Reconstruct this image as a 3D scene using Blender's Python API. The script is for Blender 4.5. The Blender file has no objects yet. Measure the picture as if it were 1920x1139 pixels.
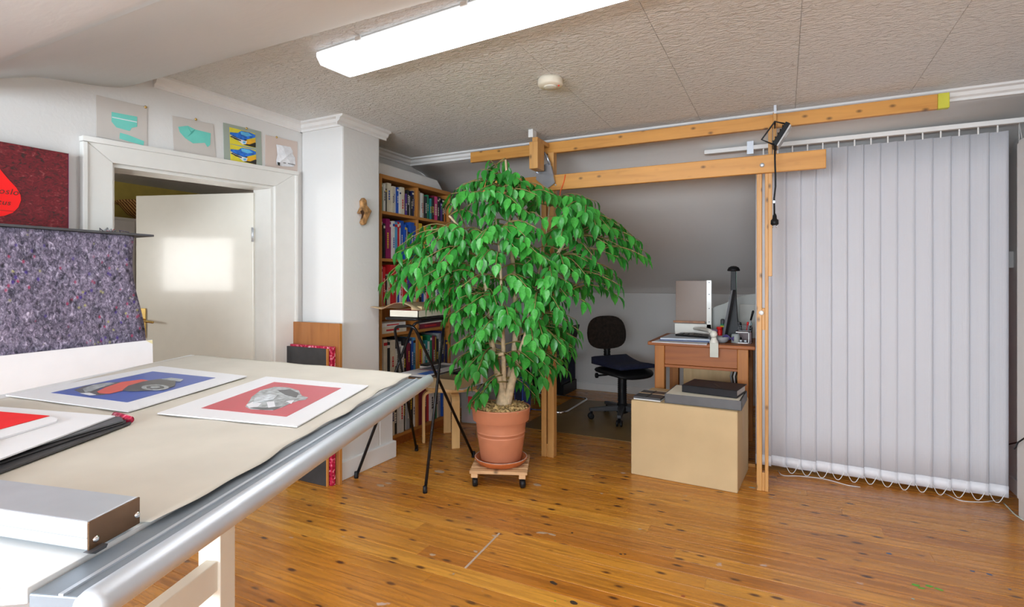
import bpy, bmesh, math, random
from mathutils import Vector, Matrix
random.seed(7)
S = bpy.context.scene
COL = S.collection
V = Vector
# ------------------------------------------------------------------ camera
CAMH = 1.25; FPX = 1012.0; CX = 960.0; CY = 528.0
YAW = math.radians(26.75)
cam = bpy.data.cameras.new('camera'); co = bpy.data.objects.new('camera', cam); COL.objects.link(co)
co.location = (0, 0, CAMH); co.rotation_euler = (math.pi/2, 0, YAW)
cam.sensor_width = 36; cam.lens = 36*FPX/1920; cam.shift_y = -(569.5-CY)/1920; cam.clip_start = 0.02
S.camera = co
# ------------------------------------------------------------------ world, window light, exposure
S.view_settings.view_transform = 'Standard'; S.view_settings.look = 'None'
S.view_settings.gamma = 1.0; S.view_settings.use_curve_mapping = False
S.view_settings.exposure = 0.84
w = bpy.data.worlds.new('sky'); S.world = w; w.use_nodes = True
bg = w.node_tree.nodes['Background']; bg.inputs[0].default_value = (0.78, 0.88, 1.0, 1); bg.inputs[1].default_value = 1.6
def area(name, loc, rot, sx, sy, power, color):
    l = bpy.data.lights.new(name, 'AREA'); l.shape = 'RECTANGLE'; l.size = sx; l.size_y = sy; l.energy = power; l.color = color
    o = bpy.data.objects.new(name, l); o.location = loc; o.rotation_euler = rot; COL.objects.link(o); return o
area('window_daylight', (-0.70, -2.58, 1.28), (math.radians(90), 0, 0), 3.3, 0.86, 145, (0.80, 0.90, 1.0))
area('hallway_window_daylight', (-4.56, -0.95, 1.45), (math.radians(90), 0, 0), 0.80, 0.62, 16, (1.0, 0.98, 0.92))

# ------------------------------------------------------------------ picture geometry -> places in the room
FW = V((-math.sin(YAW), math.cos(YAW), 0)); RT = V((math.cos(YAW), math.sin(YAW), 0)); UP = V((0, 0, 1))
CAM = V((0, 0, CAMH))
def ray(px, py): return FW + RT*((px-CX)/FPX) + UP*((CY-py)/FPX)
def onz(px, py, z): r = ray(px, py); return CAM + r*((z-CAMH)/r.z)
def onx(px, py, x): r = ray(px, py); return CAM + r*(x/r.x)
def ony(px, py, y): r = ray(px, py); return CAM + r*(y/r.y)
def ond(px, py, d): return CAM + ray(px, py)*d

# ------------------------------------------------------------------ materials
MATS = {}
class NT:
    def __init__(s, name):
        s.m = bpy.data.materials.new(name); s.m.use_nodes = True; s.t = s.m.node_tree; s.b = s.t.nodes['Principled BSDF']
        s.c = None
    def n(s, kind, **kw):
        x = s.t.nodes.new(kind)
        for k, v in kw.items():
            if k in x.inputs: x.inputs[k].default_value = v
            else: setattr(x, k, v)
        return x
    def l(s, a, b): s.t.links.new(a, b)
    def co(s, scale=(1, 1, 1), kind='Object'):
        tc = s.n('ShaderNodeTexCoord'); mp = s.n('ShaderNodeMapping'); mp.inputs['Scale'].default_value = scale
        s.l(tc.outputs[kind], mp.inputs['Vector']); return mp
    def ramp(s, fac, stops):
        r = s.n('ShaderNodeValToRGB'); e = r.color_ramp.elements
        while len(e) < len(stops): e.new(0.5)
        for i, (p, c) in enumerate(stops): e[i].position = p; e[i].color = (*c, 1) if len(c) == 3 else c
        s.l(fac, r.inputs[0]); return r
    def mix(s, fac, a, b, mode='MIX'):
        x = s.n('ShaderNodeMix', data_type='RGBA', blend_type=mode)
        for sock, v in ((x.inputs[0], fac), (x.inputs[6], a), (x.inputs[7], b)):
            if hasattr(v, 'links'): s.l(v, sock)
            elif isinstance(v, (int, float)): sock.default_value = v
            else: sock.default_value = (*v, 1)
        return x.outputs[2]
    def base(s, out): s.l(out, s.b.inputs['Base Color'])
    def bump(s, h, strength=0.3, dist=0.01):
        b = s.n('ShaderNodeBump'); b.inputs['Strength'].default_value = strength; b.inputs['Distance'].default_value = dist
        s.l(h, b.inputs['Height']); s.l(b.outputs[0], s.b.inputs['Normal'])
    def p(s, **kw):
        for k, v in kw.items():
            i = s.b.inputs[k.replace('_', ' ')]; i.default_value = (*v, 1) if isinstance(v, tuple) and len(v) == 3 else v
def plain(name, col, rough=0.5, metal=0.0, var=0.06, scale=14, bump=0.0, **kw):
    if name in MATS: return MATS[name]
    q = NT(name); q.p(Roughness=rough, Metallic=metal, **kw)
    t = q.n('ShaderNodeTexNoise'); t.inputs['Scale'].default_value = scale; t.inputs['Detail'].default_value = 4
    q.l(q.co().outputs[0], t.inputs['Vector'])
    lo = tuple(max(0, c*(1-var)) for c in col); hi = tuple(min(1, c*(1+var)) for c in col)
    r = q.ramp(t.outputs['Fac'], [(0.3, lo), (0.7, hi)]); q.base(r.outputs[0])
    if bump: q.bump(t.outputs['Fac'], bump, 0.004)
    MATS[name] = q.m; return q.m
def wood(name, c1, c2, axis=0, rough=0.4, knots=True, scale=1.0):
    if name in MATS: return MATS[name]
    q = NT(name); q.p(Roughness=rough)
    sc = [9, 9, 9]; sc[axis] = 0.7
    oi = q.n('ShaderNodeObjectInfo')
    mp = q.co(tuple(s*scale for s in sc)); ad = q.n('ShaderNodeVectorMath', operation='ADD'); mu = q.n('ShaderNodeVectorMath', operation='SCALE'); mu.inputs['Scale'].default_value = 1.0
    cb = q.n('ShaderNodeCombineXYZ')
    m20 = q.n('ShaderNodeMath', operation='MULTIPLY'); m20.inputs[1].default_value = 37.0; q.l(oi.outputs['Random'], m20.inputs[0])
    for i in range(3): q.l(m20.outputs[0], cb.inputs[i])
    q.l(mp.outputs[0], ad.inputs[0]); q.l(cb.outputs[0], ad.inputs[1])
    n1 = q.n('ShaderNodeTexNoise'); n1.inputs['Scale'].default_value = 3.0; n1.inputs['Detail'].default_value = 6; n1.inputs['Distortion'].default_value = 0.6
    q.l(ad.outputs[0], n1.inputs['Vector'])
    r = q.ramp(n1.outputs['Fac'], [(0.25, c2), (0.5, c1), (0.78, tuple(c*1.12 for c in c1))])
    out = r.outputs[0]
    if knots:
        ks = [11, 11, 11]; ks[axis] = 6.5
        mk = q.co(tuple(s*scale for s in ks)); a2 = q.n('ShaderNodeVectorMath', operation='ADD'); q.l(mk.outputs[0], a2.inputs[0]); q.l(cb.outputs[0], a2.inputs[1])
        sx_ = q.n('ShaderNodeSeparateXYZ'); q.l(a2.outputs[0], sx_.inputs[0]); cx_ = q.n('ShaderNodeCombineXYZ'); q.l(sx_.outputs[0], cx_.inputs[0]); q.l(sx_.outputs[2], cx_.inputs[1])
        vo = q.n('ShaderNodeTexVoronoi', voronoi_dimensions='2D'); vo.inputs['Scale'].default_value = 1.0; q.l(cx_.outputs[0], vo.inputs['Vector'])
        kr = q.ramp(vo.outputs['Distance'], [(0.03, (0.9, 0.9, 0.9)), (0.13, (0, 0, 0))])
        sc_c = q.n('ShaderNodeSeparateColor'); q.l(vo.outputs['Color'], sc_c.inputs[0]); km = q.ramp(sc_c.outputs[0], [(0.5, (0.12, 0.12, 0.12)), (0.55, (1, 1, 1))])
        out = q.mix(q.mix(1.0, kr.outputs[0], km.outputs[0], 'MULTIPLY'), out, tuple(c*0.30 for c in c2))
    q.base(out); q.bump(n1.outputs['Fac'], 0.08, 0.002)
    MATS[name] = q.m; return q.m

M = {}
def wallpaper(name, col, sx, strength, dist, var=0.03):
    q = NT(name); q.p(Roughness=0.85)
    n1 = q.n('ShaderNodeTexNoise'); n1.inputs['Scale'].default_value = 1.0; n1.inputs['Detail'].default_value = 4; n1.inputs['Distortion'].default_value = 0.7
    q.l(q.co(sx).outputs[0], n1.inputs['Vector'])
    n2 = q.n('ShaderNodeTexNoise'); n2.inputs['Scale'].default_value = 1.3; q.l(q.co().outputs[0], n2.inputs['Vector'])
    r = q.ramp(n2.outputs['Fac'], [(0.3, tuple(c*(1-var) for c in col)), (0.7, col)]); q.base(r.outputs[0])
    q.bump(n1.outputs['Fac'], strength, dist); return q.m
M['wall'] = wallpaper('white_plaster', (0.73, 0.72, 0.70), (38, 38, 38), 0.25, 0.004)
M['ceil'] = wallpaper('rough_ceiling_paper', (0.80, 0.79, 0.76), (34, 66, 60), 1.0, 0.022)
M['slope'] = wallpaper('smooth_white_slope', (0.84, 0.82, 0.79), (9, 30, 30), 0.18, 0.006)
M['gloss_white'] = plain('gloss_white_paint', (0.74, 0.73, 0.69), 0.22, var=0.02)
M['door_white'] = plain('door_cream_paint', (0.78, 0.76, 0.68), 0.26, var=0.015, Coat_Weight=0.35, Coat_Roughness=0.07)
M['trim'] = plain('trim_white', (0.80, 0.79, 0.77), 0.6, var=0.02)
M['yellow_wall'] = plain('yellow_plaster', (0.72, 0.55, 0.13), 0.85, var=0.05)
M['hall_wall'] = plain('hall_plaster', (0.72, 0.68, 0.63), 0.85, var=0.03)
M['white'] = plain('matt_white', (0.82, 0.82, 0.80), 0.5, var=0.02)
M['paper'] = plain('white_paper', (0.80, 0.80, 0.82), 0.6, var=0.015)
M['cream'] = plain('cream_card', (0.80, 0.75, 0.62), 0.6, var=0.03)
M['black'] = plain('black_plastic', (0.010, 0.010, 0.011), 0.45, var=0.2, Specular_IOR_Level=0.25)
M['blackmetal'] = plain('black_steel', (0.012, 0.012, 0.014), 0.25, 0.3, var=0.2)
M['darkgrey'] = plain('dark_grey', (0.06, 0.06, 0.065), 0.5, var=0.15)
M['grey'] = plain('mid_grey', (0.30, 0.31, 0.32), 0.5, var=0.06)
M['steel'] = plain('blue_grey_steel', (0.26, 0.30, 0.34), 0.45, 0.35, var=0.08)
M['alu'] = plain('brushed_aluminium', (0.60, 0.64, 0.69), 0.45, 0.6, var=0.04)
M['chrome'] = plain('chrome', (0.85, 0.85, 0.85), 0.08, 1.0, var=0.02)
M['brass'] = plain('brass', (0.72, 0.50, 0.18), 0.25, 1.0, var=0.05)
M['pine'] = wood('golden_pine', (0.62, 0.29, 0.062), (0.50, 0.21, 0.04), 0, 0.42)
M['pine_v'] = wood('golden_pine_upright', (0.60, 0.31, 0.095), (0.48, 0.22, 0.06), 2, 0.45)
M['pallet'] = wood('raw_pallet_wood', (0.66, 0.40, 0.20), (0.50, 0.27, 0.12), 0, 0.7)
M['case'] = wood('orange_stained_shelf_wood', (0.50, 0.21, 0.045), (0.40, 0.15, 0.03), 1, 0.45, False)
M['case_v'] = wood('orange_stained_side_wood', (0.50, 0.21, 0.045), (0.40, 0.15, 0.03), 2, 0.45, False)
M['desk'] = wood('red_brown_desk_wood', (0.36, 0.105, 0.016), (0.25, 0.062, 0.009), 0, 0.5, False)
M['desk_v'] = wood('orange_desk_leg_wood', (0.46, 0.17, 0.028), (0.36, 0.115, 0.018), 2, 0.5, False)
M['birch'] = wood('birch_veneer', (0.72, 0.44, 0.18), (0.62, 0.35, 0.13), 2, 0.4, False)
M['walnut'] = wood('walnut_board', (0.34, 0.13, 0.035), (0.24, 0.08, 0.02), 2, 0.45, False)
M['plywood'] = wood('pale_plywood', (0.70, 0.47, 0.22), (0.62, 0.38, 0.16), 2, 0.5, False)
M['cardboard'] = plain('cardboard', (0.60, 0.44, 0.24), 0.75, var=0.05, scale=5)
M['kraft'] = plain('kraft_paper', (0.60, 0.42, 0.25), 0.7, var=0.06)
M['terracotta'] = plain('terracotta_plastic', (0.60, 0.235, 0.125), 0.55, var=0.05)
M['saucer'] = plain('glazed_clay', (0.50, 0.13, 0.035), 0.35, var=0.12)
M['bark'] = plain('pale_fig_bark', (0.60, 0.45, 0.29), 0.8, var=0.25, scale=30, bump=0.4)
M['twig'] = plain('twig_bark', (0.24, 0.18, 0.06), 0.7, var=0.2, scale=40)
M['chips'] = plain('bark_chips', (0.50, 0.33, 0.14), 0.8, var=0.55, scale=38, bump=0.4)
M['felt_black'] = plain('black_brown_fabric', (0.022, 0.014, 0.010), 0.95, var=0.5, scale=40, bump=0.4)
M['navy'] = plain('navy_fabric', (0.010, 0.014, 0.045), 0.9, var=0.25, scale=40, bump=0.3)
M['blue'] = plain('strong_blue_plastic', (0.01, 0.07, 0.50), 0.35, var=0.08)
M['red'] = plain('bright_red', (0.85, 0.01, 0.01), 0.55, var=0.04)
M['mat'] = plain('olive_floor_mat', (0.20, 0.12, 0.035), 0.40, var=0.12, scale=6)
M['turq'] = plain('turquoise_paint', (0.16, 0.62, 0.53), 0.4, var=0.05)
M['mirror'] = plain('grey_mirror_glass', (0.27, 0.27, 0.24), 0.40, 0.0, var=0.12, scale=2)
def leafmat(name, col):
    q = NT(name); q.p(Roughness=0.30)
    oi = q.n('ShaderNodeObjectInfo'); n = q.n('ShaderNodeTexNoise'); n.inputs['Scale'].default_value = 9
    q.l(q.co().outputs[0], n.inputs['Vector'])
    r = q.ramp(n.outputs['Fac'], [(0.3, tuple(c*0.72 for c in col)), (0.68, tuple(min(1, c*1.35) for c in col))]); q.base(r.outputs[0])
    q.p(Transmission_Weight=0.0, Subsurface_Weight=0.0)
    tr = q.n('ShaderNodeBsdfTranslucent'); tr.inputs[0].default_value = (col[0]*2.2, col[1]*1.5, col[2]*1.0, 1)
    ms = q.n('ShaderNodeMixShader'); ms.inputs[0].default_value = 0.28
    q.l(q.b.outputs[0], ms.inputs[1]); q.l(tr.outputs[0], ms.inputs[2]); q.l(ms.outputs[0], q.t.nodes['Material Output'].inputs[0]); return q.m
M['leaf'] = leafmat('fig_leaf_green', (0.030, 0.24, 0.034))
M['leaf2'] = leafmat('fig_leaf_fresh_green', (0.055, 0.34, 0.048))
def emit(name, col, s):
    q = NT(name); q.p(Emission_Color=col, Emission_Strength=s, Roughness=0.4)
    n = q.n('ShaderNodeTexNoise'); r = q.ramp(n.outputs['Fac'], [(0, (0.85, 0.87, 0.9)), (1, (0.9, 0.92, 0.95))]); q.base(r.outputs[0]); return q.m
M['lamp'] = emit('lit_diffuser', (0.92, 0.96, 1.0), 14.0); M['lampside'] = emit('lit_diffuser_side', (0.86, 0.92, 1.0), 0.55)
def glassy(name, col, alpha, rough=0.05):
    q = NT(name); t = q.n('ShaderNodeBsdfTransparent'); t.inputs[0].default_value = (1, 1, 1, 1)
    n = q.n('ShaderNodeTexNoise'); n.inputs['Scale'].default_value = 3; r = q.ramp(n.outputs['Fac'], [(0, tuple(c*0.95 for c in col)), (1, col)]); q.base(r.outputs[0])
    q.p(Roughness=rough); ms = q.n('ShaderNodeMixShader'); ms.inputs[0].default_value = alpha
    q.l(t.outputs[0], ms.inputs[1]); q.l(q.b.outputs[0], ms.inputs[2]); q.l(ms.outputs[0], q.t.nodes['Material Output'].inputs[0]); return q.m
M['pane'] = glassy('window_glass', (0.9, 0.95, 1.0), 0.06)
M['sleeve'] = glassy('clear_film', (0.9, 0.9, 0.9), 0.05, 0.12)
M['acryl'] = glassy('brown_acrylic', (0.24, 0.15, 0.095), 0.90, 0.35)
M['clearplastic'] = glassy('clear_plastic', (0.62, 0.63, 0.62), 0.55, 0.2)
M['glassjar'] = glassy('jar_glass', (0.55, 0.60, 0.58), 0.45, 0.05)
def feltmat():
    q = NT('mottled_recycled_felt'); q.p(Roughness=0.95)
    def noise(sc, det, dist):
        n = q.n('ShaderNodeTexNoise'); n.inputs['Scale'].default_value = 1; n.inputs['Detail'].default_value = det; n.inputs['Distortion'].default_value = dist; q.l(q.co(sc).outputs[0], n.inputs['Vector']); return n
    n0 = noise((70, 95, 62), 8, 0.9); n1 = noise((26, 30, 22), 5, 1.2); n2 = noise((110, 150, 60), 3, 2.4)
    r0 = q.ramp(n0.outputs['Fac'], [(0.30, (0.03, 0.027, 0.04)), (0.48, (0.125, 0.108, 0.145)), (0.60, (0.20, 0.175, 0.225)), (0.72, (0.40, 0.37, 0.43))])
    r1 = q.ramp(n1.outputs['Fac'], [(0.35, (0.65, 0.65, 0.72)), (0.65, (1.6, 1.5, 1.6))]); o = q.mix(1.0, r0.outputs[0], r1.outputs[0], 'MULTIPLY')
    rw = q.ramp(n2.outputs['Fac'], [(0.64, (0, 0, 0)), (0.70, (0.7, 0.7, 0.7))]); o = q.mix(rw.outputs[0], o, (0.50, 0.47, 0.52))
    for sc, col, lo in (((58, 75, 52), (0.36, 0.03, 0.09), 0.955), ((52, 66, 47), (0.05, 0.02, 0.22), 0.955), ((64, 70, 60), (0.40, 0.38, 0.14), 0.985), ((40, 50, 36), (0.012, 0.010, 0.014), 0.95)):
        v = q.n('ShaderNodeTexVoronoi'); v.inputs['Scale'].default_value = 1; q.l(q.co(sc).outputs[0], v.inputs['Vector'])
        sp = q.n('ShaderNodeSeparateColor'); q.l(v.outputs['Color'], sp.inputs[0])
        rr = q.ramp(sp.outputs[0], [(lo, (0, 0, 0)), (lo+0.004, (1, 1, 1))]); dd = q.ramp(v.outputs['Distance'], [(0.15, (0.85, 0.85, 0.85)), (0.5, (0, 0, 0))])
        o = q.mix(q.mix(1.0, rr.outputs[0], dd.outputs[0], 'MULTIPLY'), o, col)
    q.base(o); q.bump(n0.outputs['Fac'], 0.7, 0.006); return q.m
M['felt'] = feltmat()
def redcanvas():
    q = NT('dark_red_textured_canvas'); q.p(Roughness=0.7)
    n0 = q.n('ShaderNodeTexNoise'); n0.inputs['Scale'].default_value = 1; n0.inputs['Detail'].default_value = 7; n0.inputs['Distortion'].default_value = 1.4
    q.l(q.co((60, 45, 70)).outputs[0], n0.inputs['Vector'])
    r0 = q.ramp(n0.outputs['Fac'], [(0.33, (0.03, 0.012, 0.010)), (0.42, (0.11, 0.006, 0.010)), (0.60, (0.17, 0.008, 0.014)), (0.70, (0.24, 0.05, 0.05)), (0.80, (0.42, 0.26, 0.24))])
    q.base(r0.outputs[0]); q.bump(n0.outputs['Fac'], 0.5, 0.005); return q.m
M['canvas'] = redcanvas()
def glitter():
    q = NT('red_mottled_edge'); q.p(Roughness=0.3)
    n0 = q.n('ShaderNodeTexNoise'); n0.inputs['Scale'].default_value = 60; n0.inputs['Detail'].default_value = 5; q.l(q.co().outputs[0], n0.inputs['Vector'])
    r0 = q.ramp(n0.outputs['Fac'], [(0.4, (0.30, 0.0, 0.03)), (0.56, (0.62, 0.02, 0.08)), (0.66, (0.9, 0.6, 0.65))]); q.base(r0.outputs[0]); return q.m
M['redmottle'] = glitter()
def floormat():
    q = NT('oiled_pine_floorboard')
    oi = q.n('ShaderNodeObjectInfo'); mm = q.n('ShaderNodeMath', operation='MULTIPLY'); mm.inputs[1].default_value = 53; q.l(oi.outputs['Random'], mm.inputs[0])
    cb = q.n('ShaderNodeCombineXYZ'); q.l(mm.outputs[0], cb.inputs[0]); q.l(mm.outputs[0], cb.inputs[2])
    geo = q.n('ShaderNodeNewGeometry')
    def vec(sc):
        mp = q.n('ShaderNodeMapping'); mp.inputs['Scale'].default_value = sc; q.l(geo.outputs['Position'], mp.inputs['Vector'])
        a = q.n('ShaderNodeVectorMath', operation='ADD'); q.l(mp.outputs[0], a.inputs[0]); q.l(cb.outputs[0], a.inputs[1]); return a.outputs[0]
    n1 = q.n('ShaderNodeTexNoise'); n1.inputs['Scale'].default_value = 1; n1.inputs['Detail'].default_value = 6; n1.inputs['Distortion'].default_value = 0.5; q.l(vec((3.0, 60, 1)), n1.inputs['Vector'])
    tone = q.ramp(oi.outputs['Random'], [(0.0, (0.50, 0.170, 0.016)), (0.3, (0.58, 0.225, 0.022)), (0.8, (0.66, 0.275, 0.030)), (1.0, (0.76, 0.36, 0.050))])
    gr = q.ramp(n1.outputs['Fac'], [(0.28, (0.58, 0.52, 0.45)), (0.5, (0.92, 0.92, 0.92)), (0.75, (1.25, 1.28, 1.35))])
    o = q.mix(1.0, tone.outputs[0], gr.outputs[0], 'MULTIPLY')
    v = q.n('ShaderNodeTexVoronoi'); v.inputs['Scale'].default_value = 1; q.l(vec((6.0, 14, 1)), v.inputs['Vector'])
    k = q.ramp(v.outputs['Distance'], [(0.09, (1, 1, 1)), (0.19, (0, 0, 0))]); o = q.mix(k.outputs[0], o, (0.075, 0.022, 0.006))
    mp = q.n('ShaderNodeMapping'); mp.inputs['Scale'].default_value = (1.1, 1.5, 1); q.l(geo.outputs['Position'], mp.inputs['Vector'])
    n3 = q.n('ShaderNodeTexNoise'); n3.inputs['Scale'].default_value = 1; n3.inputs['Detail'].default_value = 3; q.l(mp.outputs[0], n3.inputs['Vector'])
    wr = q.ramp(n3.outputs['Fac'], [(0.4, (0, 0, 0)), (0.75, (0.40, 0.40, 0.40))]); o = q.mix(wr.outputs[0], o, (0.48, 0.23, 0.09))
    mp2 = q.n('ShaderNodeMapping'); mp2.inputs['Scale'].default_value = (9, 12, 1); q.l(geo.outputs['Position'], mp2.inputs['Vector'])
    n4 = q.n('ShaderNodeTexNoise'); n4.inputs['Scale'].default_value = 1; n4.inputs['Detail'].default_value = 6; q.l(mp2.outputs[0], n4.inputs['Vector'])
    sc = q.ramp(n4.outputs['Fac'], [(0.70, (0, 0, 0)), (0.74, (0.7, 0.7, 0.7))]); o = q.mix(sc.outputs[0], o, (0.62, 0.50, 0.46))
    q.base(o)
    rr = q.ramp(n1.outputs['Fac'], [(0.3, (0.34, 0.34, 0.34)), (0.7, (0.20, 0.20, 0.20))]); q.l(rr.outputs[0], q.b.inputs['Roughness'])
    q.bump(n1.outputs['Fac'], 0.12, 0.002); return q.m
M['floor'] = floormat()
def blindmat():
    q = NT('ribbed_white_blind_fabric'); q.p(Roughness=0.8)
    wv = q.n('ShaderNodeTexWave', wave_type='BANDS', bands_direction='X'); wv.inputs['Scale'].default_value = 62; wv.inputs['Distortion'].default_value = 0.15
    q.l(q.co().outputs[0], wv.inputs['Vector'])
    r = q.ramp(wv.outputs['Fac'], [(0.1, (0.74, 0.74, 0.78)), (0.5, (0.84, 0.84, 0.88))]); q.base(r.outputs[0]); q.bump(wv.outputs['Fac'], 0.4, 0.002)
    tr = q.n('ShaderNodeBsdfTranslucent'); tr.inputs[0].default_value = (0.8, 0.8, 0.85, 1); ms = q.n('ShaderNodeMixShader'); ms.inputs[0].default_value = 0.2
    q.l(q.b.outputs[0], ms.inputs[1]); q.l(tr.outputs[0], ms.inputs[2]); q.l(ms.outputs[0], q.t.nodes['Material Output'].inputs[0]); return q.m
M['blind'] = blindmat()
def basketmat():
    q = NT('brown_wicker'); q.p(Roughness=0.6)
    wv = q.n('ShaderNodeTexWave', wave_type='BANDS', bands_direction='DIAGONAL'); wv.inputs['Scale'].default_value = 14; wv.inputs['Distortion'].default_value = 2; q.l(q.co().outputs[0], wv.inputs['Vector'])
    r = q.ramp(wv.outputs['Fac'], [(0.2, (0.12, 0.03, 0.005)), (0.6, (0.42, 0.17, 0.03)), (0.9, (0.62, 0.38, 0.14))]); q.base(r.outputs[0]); q.bump(wv.outputs['Fac'], 0.6, 0.01); return q.m
M['wicker'] = basketmat()

# ------------------------------------------------------------------ mesh helpers
class MB:
    def __init__(s): s.v = []; s.f = []; s.sm = []; s.mi = []
    def add(s, vs, fs, smooth=False, mi=0):
        b = len(s.v); s.v += [V(x) for x in vs]; s.f += [tuple(i+b for i in f) for f in fs]; s.sm += [smooth]*len(fs); s.mi += [mi]*len(fs); return s
    def box(s, a, b, bev=0.0, mi=0):
        x0, y0, z0 = [min(p, q) for p, q in zip(a, b)]; x1, y1, z1 = [max(p, q) for p, q in zip(a, b)]
        if bev <= 0:
            return s.add([(x0, y0, z0), (x1, y0, z0), (x1, y1, z0), (x0, y1, z0), (x0, y0, z1), (x1, y0, z1), (x1, y1, z1), (x0, y1, z1)],
                         [(0, 3, 2, 1), (4, 5, 6, 7), (0, 1, 5, 4), (1, 2, 6, 5), (2, 3, 7, 6), (3, 0, 4, 7)], mi=mi)
        bm = bmesh.new(); bmesh.ops.create_cube(bm, size=1.0)
        for q in bm.verts: q.co = V(((x0+x1)/2+q.co.x*(x1-x0), (y0+y1)/2+q.co.y*(y1-y0), (z0+z1)/2+q.co.z*(z1-z0)))
        bev = min(bev, 0.45*min(x1-x0, y1-y0, z1-z0))
        bmesh.ops.bevel(bm, geom=list(bm.edges), offset=bev, segments=2, affect='EDGES', profile=0.5)
        return s.bm(bm, mi)
    def bm(s, bm, mi=0, smooth=False):
        bm.verts.index_update(); s.add([q.co.copy() for q in bm.verts], [tuple(q.index for q in f.verts) for f in bm.faces], smooth, mi); bm.free(); return s
    def prism(s, pts, off, mi=0):            # polygon (list of points) extruded by vector off
        pts = [V(p) for p in pts]; off = V(off); n = len(pts)
        s.add(pts+[p+off for p in pts], [tuple(range(n-1, -1, -1)), tuple(range(n, 2*n))]+[(i, (i+1) % n, n+(i+1) % n, n+i) for i in range(n)], mi=mi); return s
    def tube(s, pts, r, seg=10, closed=False, mi=0):
        pts = [V(p) for p in pts]; n = len(pts); rs = r if isinstance(r, (list, tuple)) else [r]*n
        vs = []; fs = []; prev = None
        for i, p in enumerate(pts):
            if closed: t = pts[(i+1) % n]-pts[i-1]
            else: t = pts[min(i+1, n-1)]-pts[max(i-1, 0)]
            t.normalize()
            if prev is None: a = t.orthogonal().normalized()
            else:
                a = prev-t*prev.dot(t); a = a.normalized() if a.length > 1e-6 else t.orthogonal().normalized()
            prev = a; b = t.cross(a)
            for k in range(seg):
                an = 2*math.pi*k/seg; vs.append(p+(a*math.cos(an)+b*math.sin(an))*rs[i])
        m = n if closed else n-1
        for i in range(m):
            for k in range(seg):
                j = (i+1) % n; fs.append((i*seg+k, i*seg+(k+1) % seg, j*seg+(k+1) % seg, j*seg+k))
        if not closed: fs.append(tuple(range(seg-1, -1, -1))); fs.append(tuple((n-1)*seg+k for k in range(seg)))
        return s.add(vs, fs, True, mi)
    def lathe(s, prof, c=(0, 0, 0), seg=32, mi=0, axis=None):  # prof: (r, z)
        c = V(c); vs = []; fs = []; n = len(prof)
        R = V((0, 0, 1)).rotation_difference(V(axis)).to_matrix() if axis is not None else None
        for r, z in prof:
            for k in range(seg):
                an = 2*math.pi*k/seg; q = V((r*math.cos(an), r*math.sin(an), z)); vs.append(c+(R @ q if R else q))
        for i in range(n-1):
            for k in range(seg): fs.append((i*seg+k, i*seg+(k+1) % seg, (i+1)*seg+(k+1) % seg, (i+1)*seg+k))
        fs.append(tuple(range(seg-1, -1, -1))); fs.append(tuple((n-1)*seg+k for k in range(seg)))
        return s.add(vs, fs, True, mi)
    def grid(s, fn, nu, nv, thick=None, mi=0, smooth=True):
        vs = [V(fn(i/nu, j/nv)) for j in range(nv+1) for i in range(nu+1)]
        fs = [(j*(nu+1)+i, j*(nu+1)+i+1, (j+1)*(nu+1)+i+1, (j+1)*(nu+1)+i) for j in range(nv) for i in range(nu)]
        if thick is not None:
            n = len(vs); t = V(thick); vs = vs+[p+t for p in vs]; fs2 = [tuple(n+i for i in reversed(f)) for f in fs]
            rim = [i for i in range(nu)]+[(j+1)*(nu+1)-1 for j in range(nv)]+[nv*(nu+1)+nu-i for i in range(nu)]+[(nv-j)*(nu+1) for j in range(nv)]
            m = len(rim); fs = fs+fs2+[(rim[(k+1) % m], rim[k], rim[k]+n, rim[(k+1) % m]+n) for k in range(m)]
        return s.add(vs, fs, smooth, mi)
    def mesh(s, name, mats, inv=None):
        me = bpy.data.meshes.new(name); vs = [inv @ p for p in s.v] if inv else s.v
        me.from_pydata([tuple(p) for p in vs], [], s.f)
        for m in (mats if isinstance(mats, (list, tuple)) else [mats]): me.materials.append(m)
        me.polygons.foreach_set('use_smooth', s.sm); me.polygons.foreach_set('material_index', s.mi)
        bm = bmesh.new(); bm.from_mesh(me); bmesh.ops.recalc_face_normals(bm, faces=bm.faces[:]); bm.to_mesh(me); bm.free()
        me.update(); return me
    def build(s, name, mat, parent=None, local=False, bev=0.0, seg=2):
        if parent is None:
            xs = [p.x for p in s.v]; ys = [p.y for p in s.v]; c = V(((min(xs)+max(xs))/2, (min(ys)+max(ys))/2, min(p.z for p in s.v)))
            me = s.mesh(name, mat, Matrix.Translation(-c)); o = bpy.data.objects.new(name, me); o.location = c
            WM[o] = Matrix.Translation(c)
        else:
            me = s.mesh(name, mat, None if local else WM[parent].inverted()); o = bpy.data.objects.new(name, me); o.parent = parent; WM[o] = WM[parent]
        COL.objects.link(o)
        if bev:
            m = o.modifiers.new('bevel', 'BEVEL'); m.width = bev; m.segments = seg; m.limit_method = 'ANGLE'; m.angle_limit = math.radians(50)
        return o
WM = {}
def tag(o, label, cat, group=None):
    o['label'] = label; o['category'] = cat
    if group: o['group'] = group
    return o
def thing(name, label, cat, loc=(0, 0, 0), rotz=0.0, group=None):
    o = bpy.data.objects.new(name, None); COL.objects.link(o); o.empty_display_size = 0.05
    o.location = loc; o.rotation_euler = (0, 0, rotz); WM[o] = Matrix.Translation(V(loc)) @ Matrix.Rotation(rotz, 4, 'Z')
    return tag(o, label, cat, group)
def struct(o): o['kind'] = 'structure'; return o
def sbox(name, a, b, mat, bev=0.0): return struct(MB().box(a, b, bev).build(name, mat))
def quad(pts, z): return [onz(px, py, z) for px, py in pts]
def flat(pts, z, t=0.0006): return MB().prism(quad(pts, z), (0, 0, t))
def onwall(pts, x, t): return MB().prism([onx(px, py, x) for px, py in pts], (t, 0, 0))
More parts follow.
